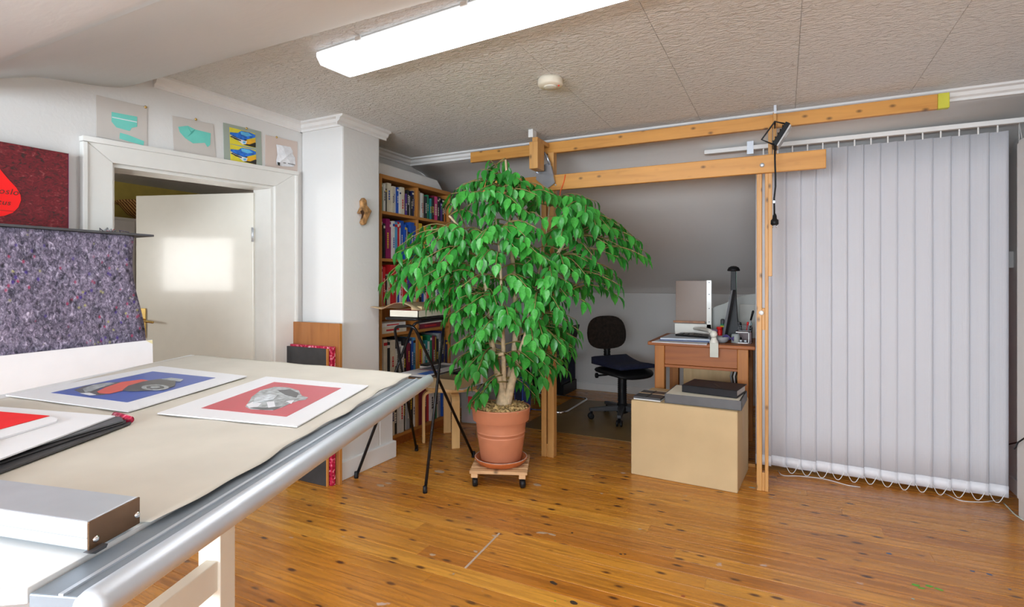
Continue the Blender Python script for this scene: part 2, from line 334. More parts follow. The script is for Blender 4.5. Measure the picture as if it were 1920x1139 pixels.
def arc(c, r, a0, a1, n, f): return [f(c, r, a0+(a1-a0)*i/n) for i in range(n+1)]
def rounded(pts, rad, n=4, closed=False):
    pts = [V(p) for p in pts]; out = []; m = len(pts)
    for i, p in enumerate(pts):
        if not closed and i in (0, m-1): out.append(p); continue
        a = pts[i-1]; b = pts[(i+1) % m]; da = (a-p); db = (b-p); r = min(rad, da.length*0.45, db.length*0.45)
        s0 = p+da.normalized()*r; s1 = p+db.normalized()*r
        for k in range(n+1):
            t = k/n; out.append(s0*(1-t)**2+p*2*t*(1-t)+s1*t*t)
    return out
# ================================================================== THE ROOM
H = 2.29; XL = -2.85; XR = 1.22; YC0 = 1.62; YC1 = 3.72; YK = 5.95; ZK = 1.144; YF = -2.4; XH = -6.2
# floor: joists board with planks laid along X
fl = sbox('floor', (XL-0.15, YF, -0.06), (XR, YK, -0.021), M['darkgrey'])
PW = 0.098; y = YF; row = 0; pmesh = {}
while y < YK-0.02:
    x0 = XL; x1 = XR
    cut = XL+0.6+((row*1.37) % 2.9)
    segs = [(x0, cut), (cut, x1)] if cut < XR-0.4 else [(x0, x1)]
    for a, b in segs:
        ln = round((b-a-0.002), 2); wy = min(PW-0.0012, YK-y-0.001)
        key = (ln, round(wy, 4))
        if key not in pmesh:
            pmesh[key] = MB().box((-ln/2, 0, -0.022), (ln/2, wy, 0), 0.0012).mesh('plank', M['floor'])
        o = bpy.data.objects.new('plank', pmesh[key]); COL.objects.link(o); o.parent = fl
        o.location = WM[fl].inverted() @ V(((a+b)/2, y, 0)); WM[o] = WM[fl]
    y += PW; row += 1
# dried paint and plaster spots on the boards
spr = random.Random(5)
def spot(px, py, r, col, el=1.0, n=9):
    c = onz(px, py, 0.0); a0 = spr.random()*0.7-0.35; r *= 0.72
    pts = [c+V((math.cos(a0)*r*el*math.cos(k*2*math.pi/n)-math.sin(a0)*r*math.sin(k*2*math.pi/n), math.sin(a0)*r*el*math.cos(k*2*math.pi/n)+math.cos(a0)*r*math.sin(k*2*math.pi/n), 0))*1.0+V((spr.uniform(-.25, .25)*r, spr.uniform(-.25, .25)*r, 0.0004)) for k in range(n)]
    MB().prism(pts, (0, 0, 0.0006)).build('paint_spot', plain('spot_'+col[0], col[1], 0.5), fl)
WH = ('white', (0.50, 0.34, 0.22)); GN = ('green', (0.10, 0.42, 0.03)); BL = ('blue', (0.05, 0.12, 0.26)); DK = ('dark', (0.05, 0.03, 0.02))
for px, py, r, c, e in ((1717, 1098, 0.012, GN, 1.6), (1728, 1104, 0.009, GN, 2.0), (1742, 1100, 0.012, GN, 1.5), (1760, 1106, 0.010, GN, 2.0), (1823, 1072, 0.008, BL, 1.5), (1855, 1078, 0.009, BL, 1.6), (1893, 1106, 0.006, BL, 1.3), (1712, 1124, 0.006, ('pale', (0.40, 0.50, 0.46)), 1.3),
                        (713, 911, 0.022, WH, 2.0), (728, 907, 0.014, WH, 2.2), (811, 1041, 0.012, WH, 1.8), (892, 1035, 0.010, WH, 1.6), (928, 1006, 0.012, WH, 2.0), (850, 1077, 0.008, WH, 1.0), (1017, 1000, 0.014, WH, 3.2), (1035, 1003, 0.012, WH, 2.5), (1128, 926, 0.010, WH, 1.3), (1200, 993, 0.009, WH, 1.4), (1007, 910, 0.022, WH, 1.7), (1446, 934, 0.012, WH, 1.8), (1410, 915, 0.012, ('pale', (0.40, 0.50, 0.46)), 2.0), (1594, 973, 0.007, WH, 1.0), (824, 885, 0.03, WH, 1.8),
                        (1038, 1094, 0.012, DK, 2.2), (1076, 1131, 0.016, DK, 1.6), (1041, 1128, 0.005, GN, 1.3), (1281, 1119, 0.008, ('rust', (0.30, 0.06, 0.02)), 1.6), (1073, 1000, 0.007, DK, 1.2), (842, 948, 0.007, DK, 1.3), (1164, 1040, 0.007, DK, 1.4), (1172, 1040, 0.006, DK, 1.4), (1667, 1039, 0.010, BL, 1.6)):
    spot(px, py, r, c, e)
MB().prism([p+V((0, 0, 0.0004)) for p in (onz(870, 1066, 0), onz(874, 1067, 0), onz(938, 1001, 0), onz(935, 1000, 0))], (0, 0, 0.0005)).build('scratch', plain('scratch_pale', (0.52, 0.40, 0.32), 0.6), fl)
# left wall with the doorway
DY0, DY1, DZL, DZR = 1.426, 2.34, 1.812, 1.846
wl = MB()
def slope_front(y):
    pr = SF
    for (a, za), (b, zb) in zip(pr, pr[1:]):
        if b <= y <= a: return zb+(za-zb)*(y-b)/(a-b)
    return pr[-1][1]
SF = [(1.62, 2.29), (1.56, 2.235), (1.50, 2.197), (1.44, 2.175), (1.34, 2.155), (1.24, 2.14), (1.14, 2.120), (1.02, 2.075), (0.85, 2.01), (0.5, 1.95), (-2.4, 1.82)]
SB = [(3.72, 2.29), (3.72, 2.25), (3.745, 2.232), (3.82, 2.215), (3.95, 2.185), (4.1, 2.12), (4.5, 1.91), (5.0, 1.645), (5.5, 1.38), (5.80, 1.22), (5.88, 1.175), (5.95, 1.12)]
outline = [(YF, 0), (DY0, 0), (DY0, DZL), (DY1, DZR), (DY1, 0), (YK, 0)]+[(a, b) for a, b in reversed(SB)]+[(YC0, H)]+[(a, b) for a, b in SF[1:]]
wl.prism([(XL-0.155, a, b) for a, b in outline], (0.155, 0, 0)); struct(wl.build('wall_left', M['wall']))
# ceiling strips with joints
cl = sbox('ceiling', (XL, YC0, H+0.012), (XR, YC1, H+0.05), M['ceil'])
seams = [XL, -2.70, -2.15, -1.60, -1.04, -0.48, 0.06, 0.62, XR]
for a, b in zip(seams, seams[1:]):
    MB().box((a+0.0006, YC0, H), (b-0.0006, YC1, H+0.012), 0.0015).build('ceiling_panel', M['ceil'], cl)
def smooth_profile(pr, n=6):
    out = []
    for i in range(len(pr)-1):
        p = [V((*pr[max(0, min(len(pr)-1, i+k))], 0)) for k in (-1, 0, 1, 2)]
        for k in range(n):
            t = k/n; q = 0.5*((2*p[1])+(p[2]-p[0])*t+(2*p[0]-5*p[1]+4*p[2]-p[3])*t*t+(3*p[1]-p[0]-3*p[2]+p[3])*t**3); out.append((q.x, q.y))
    return out+[pr[-1]]
def slope_shell(pr, off):
    sp = smooth_profile(pr); n = len(sp)
    def fn(u, v): a, b = sp[min(n-1, int(round(v*(n-1))))]; return V((XL+(XR-XL)*u, a, b))
    return MB().grid(fn, 2, n-1, thick=off)
struct(slope_shell(SB[1:], (0, 0.03, 0.06)).build('ceiling_slope', M['slope']))
struct(MB().box((XL, YC1, 2.245), (XR, YC1+0.03, H+0.05)).build('ceiling_edge', M['slope']))
struct(slope_shell(SF, (0, -0.03, 0.06)).build('ceiling_slope', M['slope']))
sbox('wall_back', (XL, YK, 0), (XR, YK+0.1, ZK+0.05), M['wall'])
sbox('wall_right', (XR, YF, 0), (XR+0.1, YK, H+0.1), M['wall'])
# window wall behind the viewpoint
W0, W1, WZ0, WZ1 = -2.45, 1.05, 0.80, 1.76
m = MB().box((XL, YF-0.1, 0), (XR, YF, WZ0)).box((XL, YF-0.1, WZ1), (XR, YF, 1.88)).box((XL, YF-0.1, WZ0), (W0, YF, WZ1)).box((W1, YF-0.1, WZ0), (XR, YF, WZ1))
struct(m.build('wall_front', M['wall']))
wn = bpy.data.objects.new('window_1', None); COL.objects.link(wn); wn.location = (-0.70, YF-0.05, WZ0); struct(wn); WM[wn] = Matrix.Translation(wn.location)
m = MB().box((W0, YF-0.08, WZ0), (W1, YF-0.02, WZ0+0.05)).box((W0, YF-0.08, WZ1-0.05), (W1, YF-0.02, WZ1))
for i in range(4):
    x = W0+(W1-W0-0.05)*i/3; m.box((x, YF-0.08, WZ0), (x+0.05, YF-0.02, WZ1))
m.build('window_frame', M['gloss_white'], wn)
for i in range(3):
    x = W0+(W1-W0-0.05)*i/3
    MB().box((x+0.05, YF-0.055, WZ0+0.05), (x+(W1-W0-0.05)/3, YF-0.05, WZ1-0.05)).build('pane', M['pane'], wn)
MB().box((W0-0.05, YF, WZ0-0.03), (W1+0.05, YF+0.14, WZ0), 0.006).build('window_sill', M['gloss_white'], wn)
# chimney breast
CXF = -2.49
cb = MB().box((XL, 2.56, 0), (CXF, 2.914, H)).box((XL, 2.91, 0), (CXF, 3.06, 0.58))
chim = struct(cb.build('wall_chimney', M['wall'], bev=0.012))
MB().box((XL, 2.538, 0), (CXF+0.022, 3.066, 0.115), 0.004).build('skirting', M['trim'], chim)
# cornices
def cornice(n, a, b, d):                # a,b ends on wall line, d = outward direction
    d = V(d); a = V((a[0], a[1], H)); b = V((b[0], b[1], H)); prof = [(0, 0), (0.055, 0), (0.055, -0.012), (0.035, -0.018), (0.028, -0.036), (0.012, -0.044), (0.012, -0.058), (0, -0.058)]
    struct(MB().prism([a+d*p+UP*q for p, q in prof], b-a).build('trim_%d' % n, M['trim']))
cornice(1, (XL, YC0), (XL, 2.56), (1, 0, 0)); cornice(2, (XL, 2.56), (CXF, 2.56), (0, -1, 0)); cornice(3, (CXF, 2.505), (CXF, 2.969), (1, 0, 0))
cornice(4, (XL, 2.914), (CXF, 2.914), (0, 1, 0)); cornice(5, (XL, 2.914), (XL, YC1), (1, 0, 0)); cornice(6, (XL, YC1), (XR, YC1), (0, -1, 0))
struct(MB().box((XL, YK-0.014, 0), (XR, YK, 0.085), 0.003).build('baseboard_back', M['trim']))
struct(MB().box((XR-0.014, 3.78, 0), (XR, YK-0.014, 0.085), 0.003).build('baseboard_right', M['trim']))
struct(MB().box((XL, 2.49, 0), (XL+0.014, 2.538, 0.085), 0.003).build('baseboard_left', M['trim']))
# door casing and lining
df = bpy.data.objects.new('door_1', None); COL.objects.link(df); df.location = (XL, 1.88, 0); struct(df); WM[df] = Matrix.Translation(df.location)
OL, OR = 1.888, 1.943
MB().prism([(XL, 1.319, 0), (XL, DY0+0.002, 0), (XL, DY0+0.002, DZL-0.002), (XL, 1.319, OL)], (0.022, 0, 0)).build('casing_board', M['gloss_white'], df, bev=0.003)
MB().prism([(XL, DY1-0.002, 0), (XL, 2.487, 0), (XL, 2.487, OR), (XL, DY1-0.002, DZR-0.002)], (0.022, 0, 0)).build('casing_board', M['gloss_white'], df, bev=0.003)
MB().prism([(XL, 1.319, OL), (XL, 2.487, OR), (XL, DY1-0.002, DZR-0.002), (XL, DY0+0.002, DZL-0.002)], (0.022, 0, 0)).build('casing_board', M['gloss_white'], df, bev=0.003)
m = MB().box((XL, 1.300, 0), (XL+0.034, 1.321, OL-0.004), 0.004).box((XL, 2.485, 0), (XL+0.034, 2.506, OR-0.004), 0.004).prism([(XL, 1.300, OL-0.003), (XL, 2.506, OR-0.003), (XL, 2.506, OR+0.020), (XL, 1.300, OL+0.020)], (0.034, 0, 0))
m.build('casing_moulding', M['gloss_white'], df)
m = MB().box((XL-0.16, DY0, 0), (XL, DY0+0.018, DZL-0.001)).box((XL-0.16, DY1-0.018, 0), (XL, DY1, DZR-0.001)).prism([(XL-0.16, DY0+0.018, DZL-0.018), (XL-0.16, DY1-0.018, DZR-0.018), (XL-0.16, DY1-0.018, DZR-0.001), (XL-0.16, DY0+0.018, DZL-0.001)], (0.16, 0, 0)); m.build('lining', M['gloss_white'], df)
# door leaf, opened into the hallway
hg = V((-2.99, 2.305, 0)); fe = V((-3.80, 2.045, 0)); u = (fe-hg).normalized(); nn = V((-u.y, u.x, 0)); nn = nn if nn.y < 0 else -nn
LW = 0.84
leaf = MB().prism([hg, hg+u*LW, hg+u*LW+UP*1.81, hg+UP*1.81], -nn*0.04).build('door_leaf', M['door_white'], df, bev=0.002)
c = hg+u*(LW-0.06)+UP*1.0+nn*0.004
MB().prism([c+u*0.02-UP*0.12, c-u*0.02-UP*0.12, c-u*0.02+UP*0.075, c+u*0.02+UP*0.075], nn*0.006).build('handle_plate', M['brass'], leaf, bev=0.002)
MB().tube(rounded([c, c+nn*0.05, c+nn*0.055-u*0.12-UP*0.012], 0.02), 0.008, 8).build('handle', M['brass'], leaf)
for z in (0.25, 1.50):
    MB().tube([hg+nn*0.006+UP*z, hg+nn*0.006+UP*(z+0.09)], 0.007, 8).build('hinge', M['alu'], df)
# hallway beyond the door
sbox('floor_hall', (XH, -0.8, -0.06), (XL-0.155, 4.2, 0), M['walnut'])
sbox('ceiling_hall', (XH, -0.8, H), (XL-0.155, 4.2, H+0.05), M['ceil'])
sbox('wall_hall_left', (XH-0.1, -0.8, 0), (XH, 4.2, H), M['yellow_wall'])
sbox('wall_hall_back', (XH, 4.2, 0), (XL-0.155, 4.3, H), M['hall_wall'])
A0, A1, B0, B1 = -5.00, -4.12, 1.10, 1.80
m = MB().box((XH, -0.9, 0), (XL-0.155, -0.8, B0)).box((XH, -0.9, B1), (XL-0.155, -0.8, H)).box((XH, -0.9, B0), (A0, -0.8, B1)).box((A1, -0.9, B0), (XL-0.155, -0.8, B1)); struct(m.build('wall_hall_front', M['hall_wall']))
wn = bpy.data.objects.new('window_2', None); COL.objects.link(wn); wn.location = ((A0+A1)/2, -0.85, B0); struct(wn); WM[wn] = Matrix.Translation(wn.location)
m = MB().box((A0, -0.88, B0), (A1, -0.83, B0+0.04)).box((A0, -0.88, B1-0.04), (A1, -0.83, B1)).box((A0, -0.88, B0), (A0+0.04, -0.83, B1)).box((A1-0.04, -0.88, B0), (A1, -0.83, B1)); m.build('window_frame', M['gloss_white'], wn)
MB().box((A0+0.04, -0.86, B0+0.04), (A1-0.04, -0.855, B1-0.04)).build('pane', M['pane'], wn)
# hallway things seen past the door leaf
cu = thing('wardrobe', 'pale hallway wardrobe glimpsed through the doorway', 'wardrobe', (-5.9, 3.0, 0))
MB().box((XH+0.005, 1.9, 0), (-5.62, 4.15, 1.86), 0.005).build('body', M['hall_wall'], cu)
for a, b in ((1.92, 3.02), (3.04, 4.13)): MB().box((-5.62, a, 0.06), (-5.60, b, 1.83), 0.003).build('door', M['hall_wall'], cu)
bk = thing('wicker_basket', 'brown wicker basket on the wardrobe beyond the doorway', 'basket', (-5.9, 3.33, 1.86))
def bowl(s):
    return [(0.02*s, 0), (0.14*s, 0.012), (0.30*s, 0.08), (0.40*s, 0.17), (0.43*s, 0.19), (0.41*s, 0.19), (0.29*s, 0.095), (0.13*s, 0.03), (0.0001, 0.025)]
MB().lathe([(r*0.68, z) for r, z in bowl(1)], (0, 0, 0), 28).build('bowl', M['wicker'], bk, local=True)
MB().tube([(0.291*math.cos(a*math.pi/16), 0.291*math.sin(a*math.pi/16), 0.19) for a in range(32)], 0.014, 6, closed=True).build('rim', M['wicker'], bk, local=True)
sp = thing('ceiling_spotlight', 'chrome twin spotlight on the hallway ceiling above the open door', 'lamp', (ond(330, 333, 4.75).x, ond(330, 333, 4.75).y, H))
MB().box((-0.16, -0.02, -0.025), (0.16, 0.02, 0), 0.004).build('rail', M['chrome'], sp, local=True)
for k in (-0.10, 0.10):
    MB().lathe([(0.016, 0), (0.03, -0.02), (0.05, -0.09), (0.045, -0.09), (0.02, -0.03), (0.001, -0.025)], (k, 0, -0.025), 20).build('spot_head', M['chrome'], sp, local=True)
# ================================================================== BEAM FRAME
YB = 3.57
def frame_x(px): return ony(px, 528, YB).x
bf = thing('timber_gantry', 'golden pine gantry of two long beams on slatted posts before the sloped alcove', 'gantry', (-0.9, YB, 0))
MB().box((-2.158, YB-0.002, 2.166), (0.728, YB+0.032, 2.245), 0.004).build('upper_beam', M['pine'], bf)
MB().box((0.728, YB-0.003, 2.165), (0.778, YB+0.033, 2.246), 0.004).build('beam_end', plain('yellow_green_paint', (0.60, 0.58, 0.05), 0.5), bf)
MB().box((-2.035, YB-0.06, 1.89), (0.212, YB-0.03, 1.997), 0.004).build('lower_beam', M['pine'], bf)
def slat(p0, p1, z0, z1, ya, yb, mat='pine_v'):
    MB().box((frame_x(p0), ya, z0), (frame_x(p1), yb, z1), 0.003).build('post_slat', M[mat], bf)
# right post: pairs of slats
slat(1419, 1429, 0.0, 1.90, YB-0.03, YB+0.025); slat(1434.5, 1441, 0.0, 1.90, YB-0.03, YB+0.025)
slat(1440.5, 1448, 1.28, 2.168, YB-0.03, YB+0.0); slat(1449.5, 1456, 1.90, 2.25, YB-0.03, YB+0.0)
MB().box((frame_x(1429), YB-0.025, 0), (frame_x(1434.5), YB+0.02, 0.11), 0.002).build('spacer', M['pine_v'], bf)
MB().box((frame_x(1429), YB-0.025, 0.96), (frame_x(1434.5), YB+0.02, 1.09), 0.002).build('spacer', M['pine_v'], bf)
for (px, py, yy, r, mt) in ((1427.5, 587, YB-0.03, 0.014, 'white'), (1429, 310, YB-0.06, 0.013, 'alu')):
    MB().lathe([(r, 0), (r, 0.005), (r*0.5, 0.009)], ony(px, py, yy), 16, axis=(0, -1, 0)).build('bolt_cap', M[mt], bf)
MB().box((frame_x(1451), YB-0.034, 2.24), (frame_x(1456), YB-0.031, 2.29), 0.0).build('bracket', M['alu'], bf)
# left post
slat(1018, 1027, 0.0, 2.0, YB-0.03, YB+0.03); slat(1030, 1041, 0.0, 2.166, YB-0.03, YB+0.03)
MB().box((frame_x(1027), YB-0.02, 0), (frame_x(1030), YB+0.02, 0.09)).build('spacer', M['pine_v'], bf)
a = ony(992, 320, YB-0.22); b = ony(1008, 320, YB-0.22)
MB().box((a.x, YB-0.22, 2.02), (b.x, YB-0.105, 2.205), 0.004).build('block', M['pine_v'], bf)
MB().box((a.x+0.02, YB-0.215, 2.205), (a.x+0.06, YB-0.002, 2.235), 0.004).build('bracket', M['pine_v'], bf)
MB().box((a.x-0.005, YB-0.225, 2.235), (a.x+0.03, YB-0.16, 2.29), 0.004).build('ceiling_clip', M['white'], bf)
# ================================================================== VERTICAL BLIND
YV = 3.95
vb = thing('vertical_blind', 'white vertical slat blind hanging from a ceiling rail beside the desk', 'blind', (0.5, YV, 0))
rail = MB().box((-0.493, YV-0.02, 2.13), (1.185, YV+0.02, 2.158), 0.003).build('rail', M['white'], vb)
for px in (1407,): MB().box((ony(px, 290, YV).x-0.02, YV-0.025, 2.10), (ony(px, 290, YV).x+0.02, YV-0.02, 2.185)).build('rail_clip', M['alu'], vb)
NS = 15; BX0, BX1 = -0.165, 1.118; pitch = (BX1-BX0)/NS
hang = []
for i in range(NS):
    xc = BX0+pitch*(i+0.5); a = math.radians(-6.5+random.uniform(-1.5, 1.5)); hw = 0.0475
    d = V((math.cos(a), math.sin(a), 0)); c = V((xc, YV, 0)); zb = 0.035+random.uniform(-0.004, 0.004)
    nrm = V((-d.y, d.x, 0))
    def sl(uu, vv, c=c, d=d, nrm=nrm, zb=zb, ph=random.random()*6):
        return c+d*((uu-0.5)*2*hw)+nrm*(0.006*math.sin(math.pi*uu)+0.004*math.sin(ph+vv*2.2)*(1-vv))+UP*(zb+(2.095-zb)*vv)
    s = MB().grid(sl, 5, 8, thick=nrm*0.0008).build('blind_slat', M['blind'], vb)
    MB().grid(lambda uu, vv: sl(uu, vv*0.032)-nrm*0.0015, 4, 1, thick=-nrm*0.001).build('hem_weight', plain('hem_white', (0.82, 0.82, 0.86), 0.6), s)
    MB().box((xc-0.004, YV-0.003, 2.09), (xc+0.004, YV+0.003, 2.131), 0.002).build('carrier', M['white'], vb)
    hang.append((c-d*hw+UP*(zb+0.02)-nrm*0.004, c+d*hw+UP*(zb+0.02)-nrm*0.004))
ch = M['white']
for i in range(1, NS-1):
    p = hang[i][1]; q = hang[i+1][0]+V((pitch*0.9, 0, 0)); n = 10
    MB().tube([p.lerp(q, t/n)-UP*min(0.05, (0.052)*math.sin(math.pi*t/n))+V((0, -0.006, 0)) for t in range(n+1)], 0.0022, 5).build('bead_chain', ch, vb)
def floorpath(pts, r=0.0024, z=0.003): return MB().tube(rounded([onz(px, py, z) for px, py in pts], 0.05, 4), r, 5)
floorpath([(1459, 884), (1466, 893), (1500, 893), (1545, 898), (1590, 911), (1613, 914)]).build('bead_chain', ch, vb)
floorpath([(1770, 925), (1800, 940), (1825, 942), (1845, 942), (1880, 937)]).build('bead_chain', ch, vb)
p0 = V((1.165, YV-0.01, 2.13))
MB().tube([p0, p0+V((0.012, -0.10, -0.35)), p0+V((0.015, -0.16, -1.0)), p0+V((0.0, -0.16, -1.72)), p0+V((-0.012, -0.13, -1.85)), p0+V((-0.02, -0.1, -1.72)), p0+V((-0.012, -0.09, -1.0)), p0+V((-0.004, -0.01, -0.01))], 0.0025, 5).build('pull_chain', ch, vb)
MB().box((1.142, YV-0.135, 0.44), (1.158, YV-0.115, 0.57), 0.004).build('chain_weight', M['white'], vb)
rb = tag(MB().box((0.30, 4.42, 0.0), (1.16, 4.45, 1.30), 0.003).build('red_poster_card', M['red']), 'red card sheet standing behind the white vertical blind', 'card')
# right edge: white cupboard end, cable, socket
cpb = thing('cupboard', 'tall white cupboard end at the right edge of the room', 'cupboard', (1.18, 3.3, 0))
MB().box((1.112, 2.5, 0), (XR-0.002, 3.775, 2.0), 0.006).build('body', M['trim'], cpb)
MB().box((1.104, 2.55, 0.1), (1.112, 3.765, 1.98), 0.003).build('door', M['trim'], cpb)
tag(MB().tube([onx(1921, 822, 1.094), onx(1909, 830, 1.092), onx(1902, 842, 1.105)+V((0, 0.0, 0)), V((1.15, 3.86, 0.38)), V((1.16, 4.1, 0.3)), V((1.15, 4.3, 0.004))], 0.004, 6).build('power_cable', M['black']), 'thin black power cable looping past the blind edge', 'cable')
so = thing('wall_socket', 'small white socket box on the wall beside the blind edge', 'socket', (XR, 4.25, 1.33))
MB().box((-0.045, -0.05, 0), (-0.0, 0.05, 0.10), 0.006).build('body', M['white'], so, local=True); MB().box((-0.05, -0.03, 0.02), (-0.044, 0.03, 0.08), 0.002).build('face_plate', M['trim'], so, local=True)
tag(MB().tube(rounded([onz(1882, 944, 0.004), onz(1890, 952, 0.004), onz(1903, 966, 0.004), onz(1919, 976, 0.004)], 0.03), 0.0035, 6).build('extension_lead', plain('pale_green_cord', (0.55, 0.62, 0.55), 0.5)), 'pale lead lying along the foot of the white cupboard', 'lead')
# ================================================================== CEILING FIXTURES
lr = math.radians(-4.3)
lf = thing('ceiling_light', 'long lit fluorescent ceiling light with white diffuser', 'lamp', (-1.86, 1.87, H), lr)
LL = 1.62
MB().box((0, -0.095, -0.022), (LL, 0.095, 0), 0.003).build('base_tray', M['white'], lf, local=True)
prof = [(-0.108, -0.012), (-0.108, -0.035), (-0.085, -0.066), (0.085, -0.066), (0.108, -0.035), (0.108, -0.012)]
MB().prism([(-0.004, a, b) for a, b in prof], (LL+0.008, 0, 0)).build('diffuser', M['lampside'], lf, local=True, bev=0.006)
MB().box((0.03, -0.078, -0.0672), (LL-0.03, 0.078, -0.0655), 0.0).build('lit_panel', M['lamp'], lf, local=True)
for x in (0.25, 0.8, 1.35): MB().box((x, -0.114, -0.022), (x+0.03, -0.106, -0.006)).build('clip', M['white'], lf, local=True)
sd = thing('smoke_detector', 'round cream smoke detector on the textured ceiling', 'smoke detector', (-1.07, 2.56, H))
MB().lathe([(0.062, 0), (0.064, -0.012), (0.064, -0.032), (0.058, -0.040), (0.001, -0.042)], seg=32).build('housing', M['cream'], sd, local=True)
MB().lathe([(0.034, -0.0405), (0.034, -0.0445), (0.030, -0.047), (0.001, -0.048)], seg=28).build('sensor_cover', M['door_white'], sd, local=True)
MB().lathe([(0.004, -0.04), (0.004, -0.045), (0.001, -0.046)], (0.046, 0, 0), 10).build('indicator', M['red'], sd, local=True)

# ================================================================== SHEETS PINNED OVER THE DOOR
def pin(root, px, py, mat='brass'):
    MB().lathe([(0.007, 0), (0.007, 0.003), (0.003, 0.006)], onx(px, py, XL+0.005), 12, axis=(1, 0, 0)).build('pin', M[mat], root)
def sheet(label, pts, mat, pinpt, tilt=0.0):
    c = onx(pts[0][0], pts[3][1], XL)
    t = thing('pinned_sheet', label, 'sheet', (XL, onx(pts[2][0], 300, XL).y, c.z), 0, 'sheets pinned over the door')
    onwall(pts, XL+0.002, 0.003).build('sheet', mat, t)
    pin(t, *pinpt); return t
def motif(t, pts, mat, lvl=1, name='motif'): return onwall(pts, XL+0.005+0.0007*lvl, 0.0006).build(name, mat, t)
M['sheetgrey'] = plain('warm_grey_card', (0.58, 0.54, 0.50), 0.8, var=0.02); M['sheetpink'] = plain('blush_card', (0.62, 0.51, 0.45), 0.8, var=0.02); M['sheetgreen'] = plain('sage_card', (0.34, 0.39, 0.33), 0.8, var=0.03)
t = sheet('largest pale sheet over the door with two turquoise shapes', [(180, 178), (275, 201), (275, 275), (180, 256)], M['sheetgrey'], (273, 201))
motif(t, [(209, 210), (257, 219), (257, 238), (247, 240), (243, 246), (218, 239), (209, 228)], M['turq']); motif(t, [(225, 249), (240, 253), (270, 265), (269, 273), (243, 266), (224, 260)], M['turq'])
motif(t, [(210, 219), (257, 228.5), (257, 230), (210, 220.5)], M['paper'], 2, 'crease')
t = sheet('pale sheet over the door with one torn turquoise shape', [(322, 217), (399, 233), (404, 297), (325, 283)], M['sheetgrey'], (367, 224), 0)
motif(t, [(334, 238), (352, 236), (366, 243), (395, 250), (394, 272), (389, 276), (384, 268), (362, 269), (347, 259), (337, 248)], M['turq'])
motif(t, [(352, 237), (358, 249), (352, 256), (361, 250), (366, 243), (358, 247)], plain('deep_turquoise', (0.08, 0.42, 0.36), 0.4), 2, 'fold')
t = sheet('sage green card over the door with two blue and yellow car pictures', [(418, 230), (489, 247), (491, 315), (420, 303)], M['sheetgreen'], (462, 241), 0)
Y_ = plain('print_yellow', (0.72, 0.62, 0.04), 0.5, var=0.15); B_ = plain('print_blue', (0.02, 0.16, 0.62), 0.5, var=0.4, scale=50); K_ = plain('print_black', (0.02, 0.018, 0.015), 0.5); W_ = plain('print_white', (0.78, 0.78, 0.82), 0.5)
O_ = plain('print_orange', (0.80, 0.42, 0.02), 0.5, var=0.15); LB_ = plain('print_light_blue', (0.12, 0.48, 0.78), 0.5, var=0.2)
for dy, k in ((0, 0), (31.5, 1)):
    def P(*q): return [(x+k*1.2, y+dy+k*0.3) for x, y in q]
    motif(t, P((430, 238.5), (478.5, 250.5), (479.5, 277.5), (431, 269.5)), Y_, 1, 'picture_ground')
    motif(t, P((431, 256), (445, 263), (456, 271.5), (479.3, 277), (479.5, 268), (462, 262), (440, 252)), K_, 2, 'picture_shadow')
    motif(t, P((462, 263), (479, 261), (479, 267), (468, 271), (460, 270)), O_, 3, 'picture_glow')
    motif(t, P((431, 248), (446, 249.5), (452, 245.5), (468, 248.5), (478.5, 253), (478.5, 258), (466, 261), (455, 263), (440, 256), (431, 252)), B_, 4, 'picture_car')
    motif(t, P((451, 246.5), (466, 249.5), (473, 255), (462, 256), (452, 252)), LB_, 5, 'picture_windscreen')
    motif(t, P((431, 253), (443, 259), (454, 262.5), (463, 265), (461, 270.5), (455, 271.2), (447, 264), (436, 259)), W_, 5, 'picture_bumper')
    motif(t, P((433, 254.5), (442, 259), (452, 263), (452, 265), (441, 261.5), (434, 257)), K_, 6, 'picture_grille')
    motif(t, P((455, 265), (460.5, 265.5), (459.5, 269.5), (455.5, 269)), LB_, 6, 'picture_plate')
t = sheet('blush card over the door corner with a white crumpled paper car', [(497, 253), (557, 266), (557, 329), (497, 317)], M['sheetpink'], (518.5, 257.5), 0)
g = MB()
cpts = [(518, 271), (530, 273), (545, 276), (549, 284), (549, 289), (553, 296), (554, 308), (550, 313), (530, 312), (519, 309), (518, 301), (520, 290)]
n = len(cpts); ctr = onx(537, 294, XL+0.022)
g.add([onx(a, b, XL+0.0055+0.004*(i % 2)) for i, (a, b) in enumerate(cpts)]+[ctr, onx(530, 283, XL+0.018), onx(545, 300, XL+0.016)], [(i, (i+1) % n, n) for i in range(n)]); g.build('crumpled_paper', plain('tissue_white', (0.74, 0.74, 0.76), 0.8, scale=40, var=0.1, bump=0.5), t)
for q in ([(520, 304), (525, 305), (525, 311), (521, 310)], [(531, 305), (536, 305.5), (536, 306.7), (531, 306)], [(540, 306), (553, 309), (553, 310), (540, 307.2)]):
    onwall(q, XL+0.026, 0.0006).build('ink_mark', K_, t)
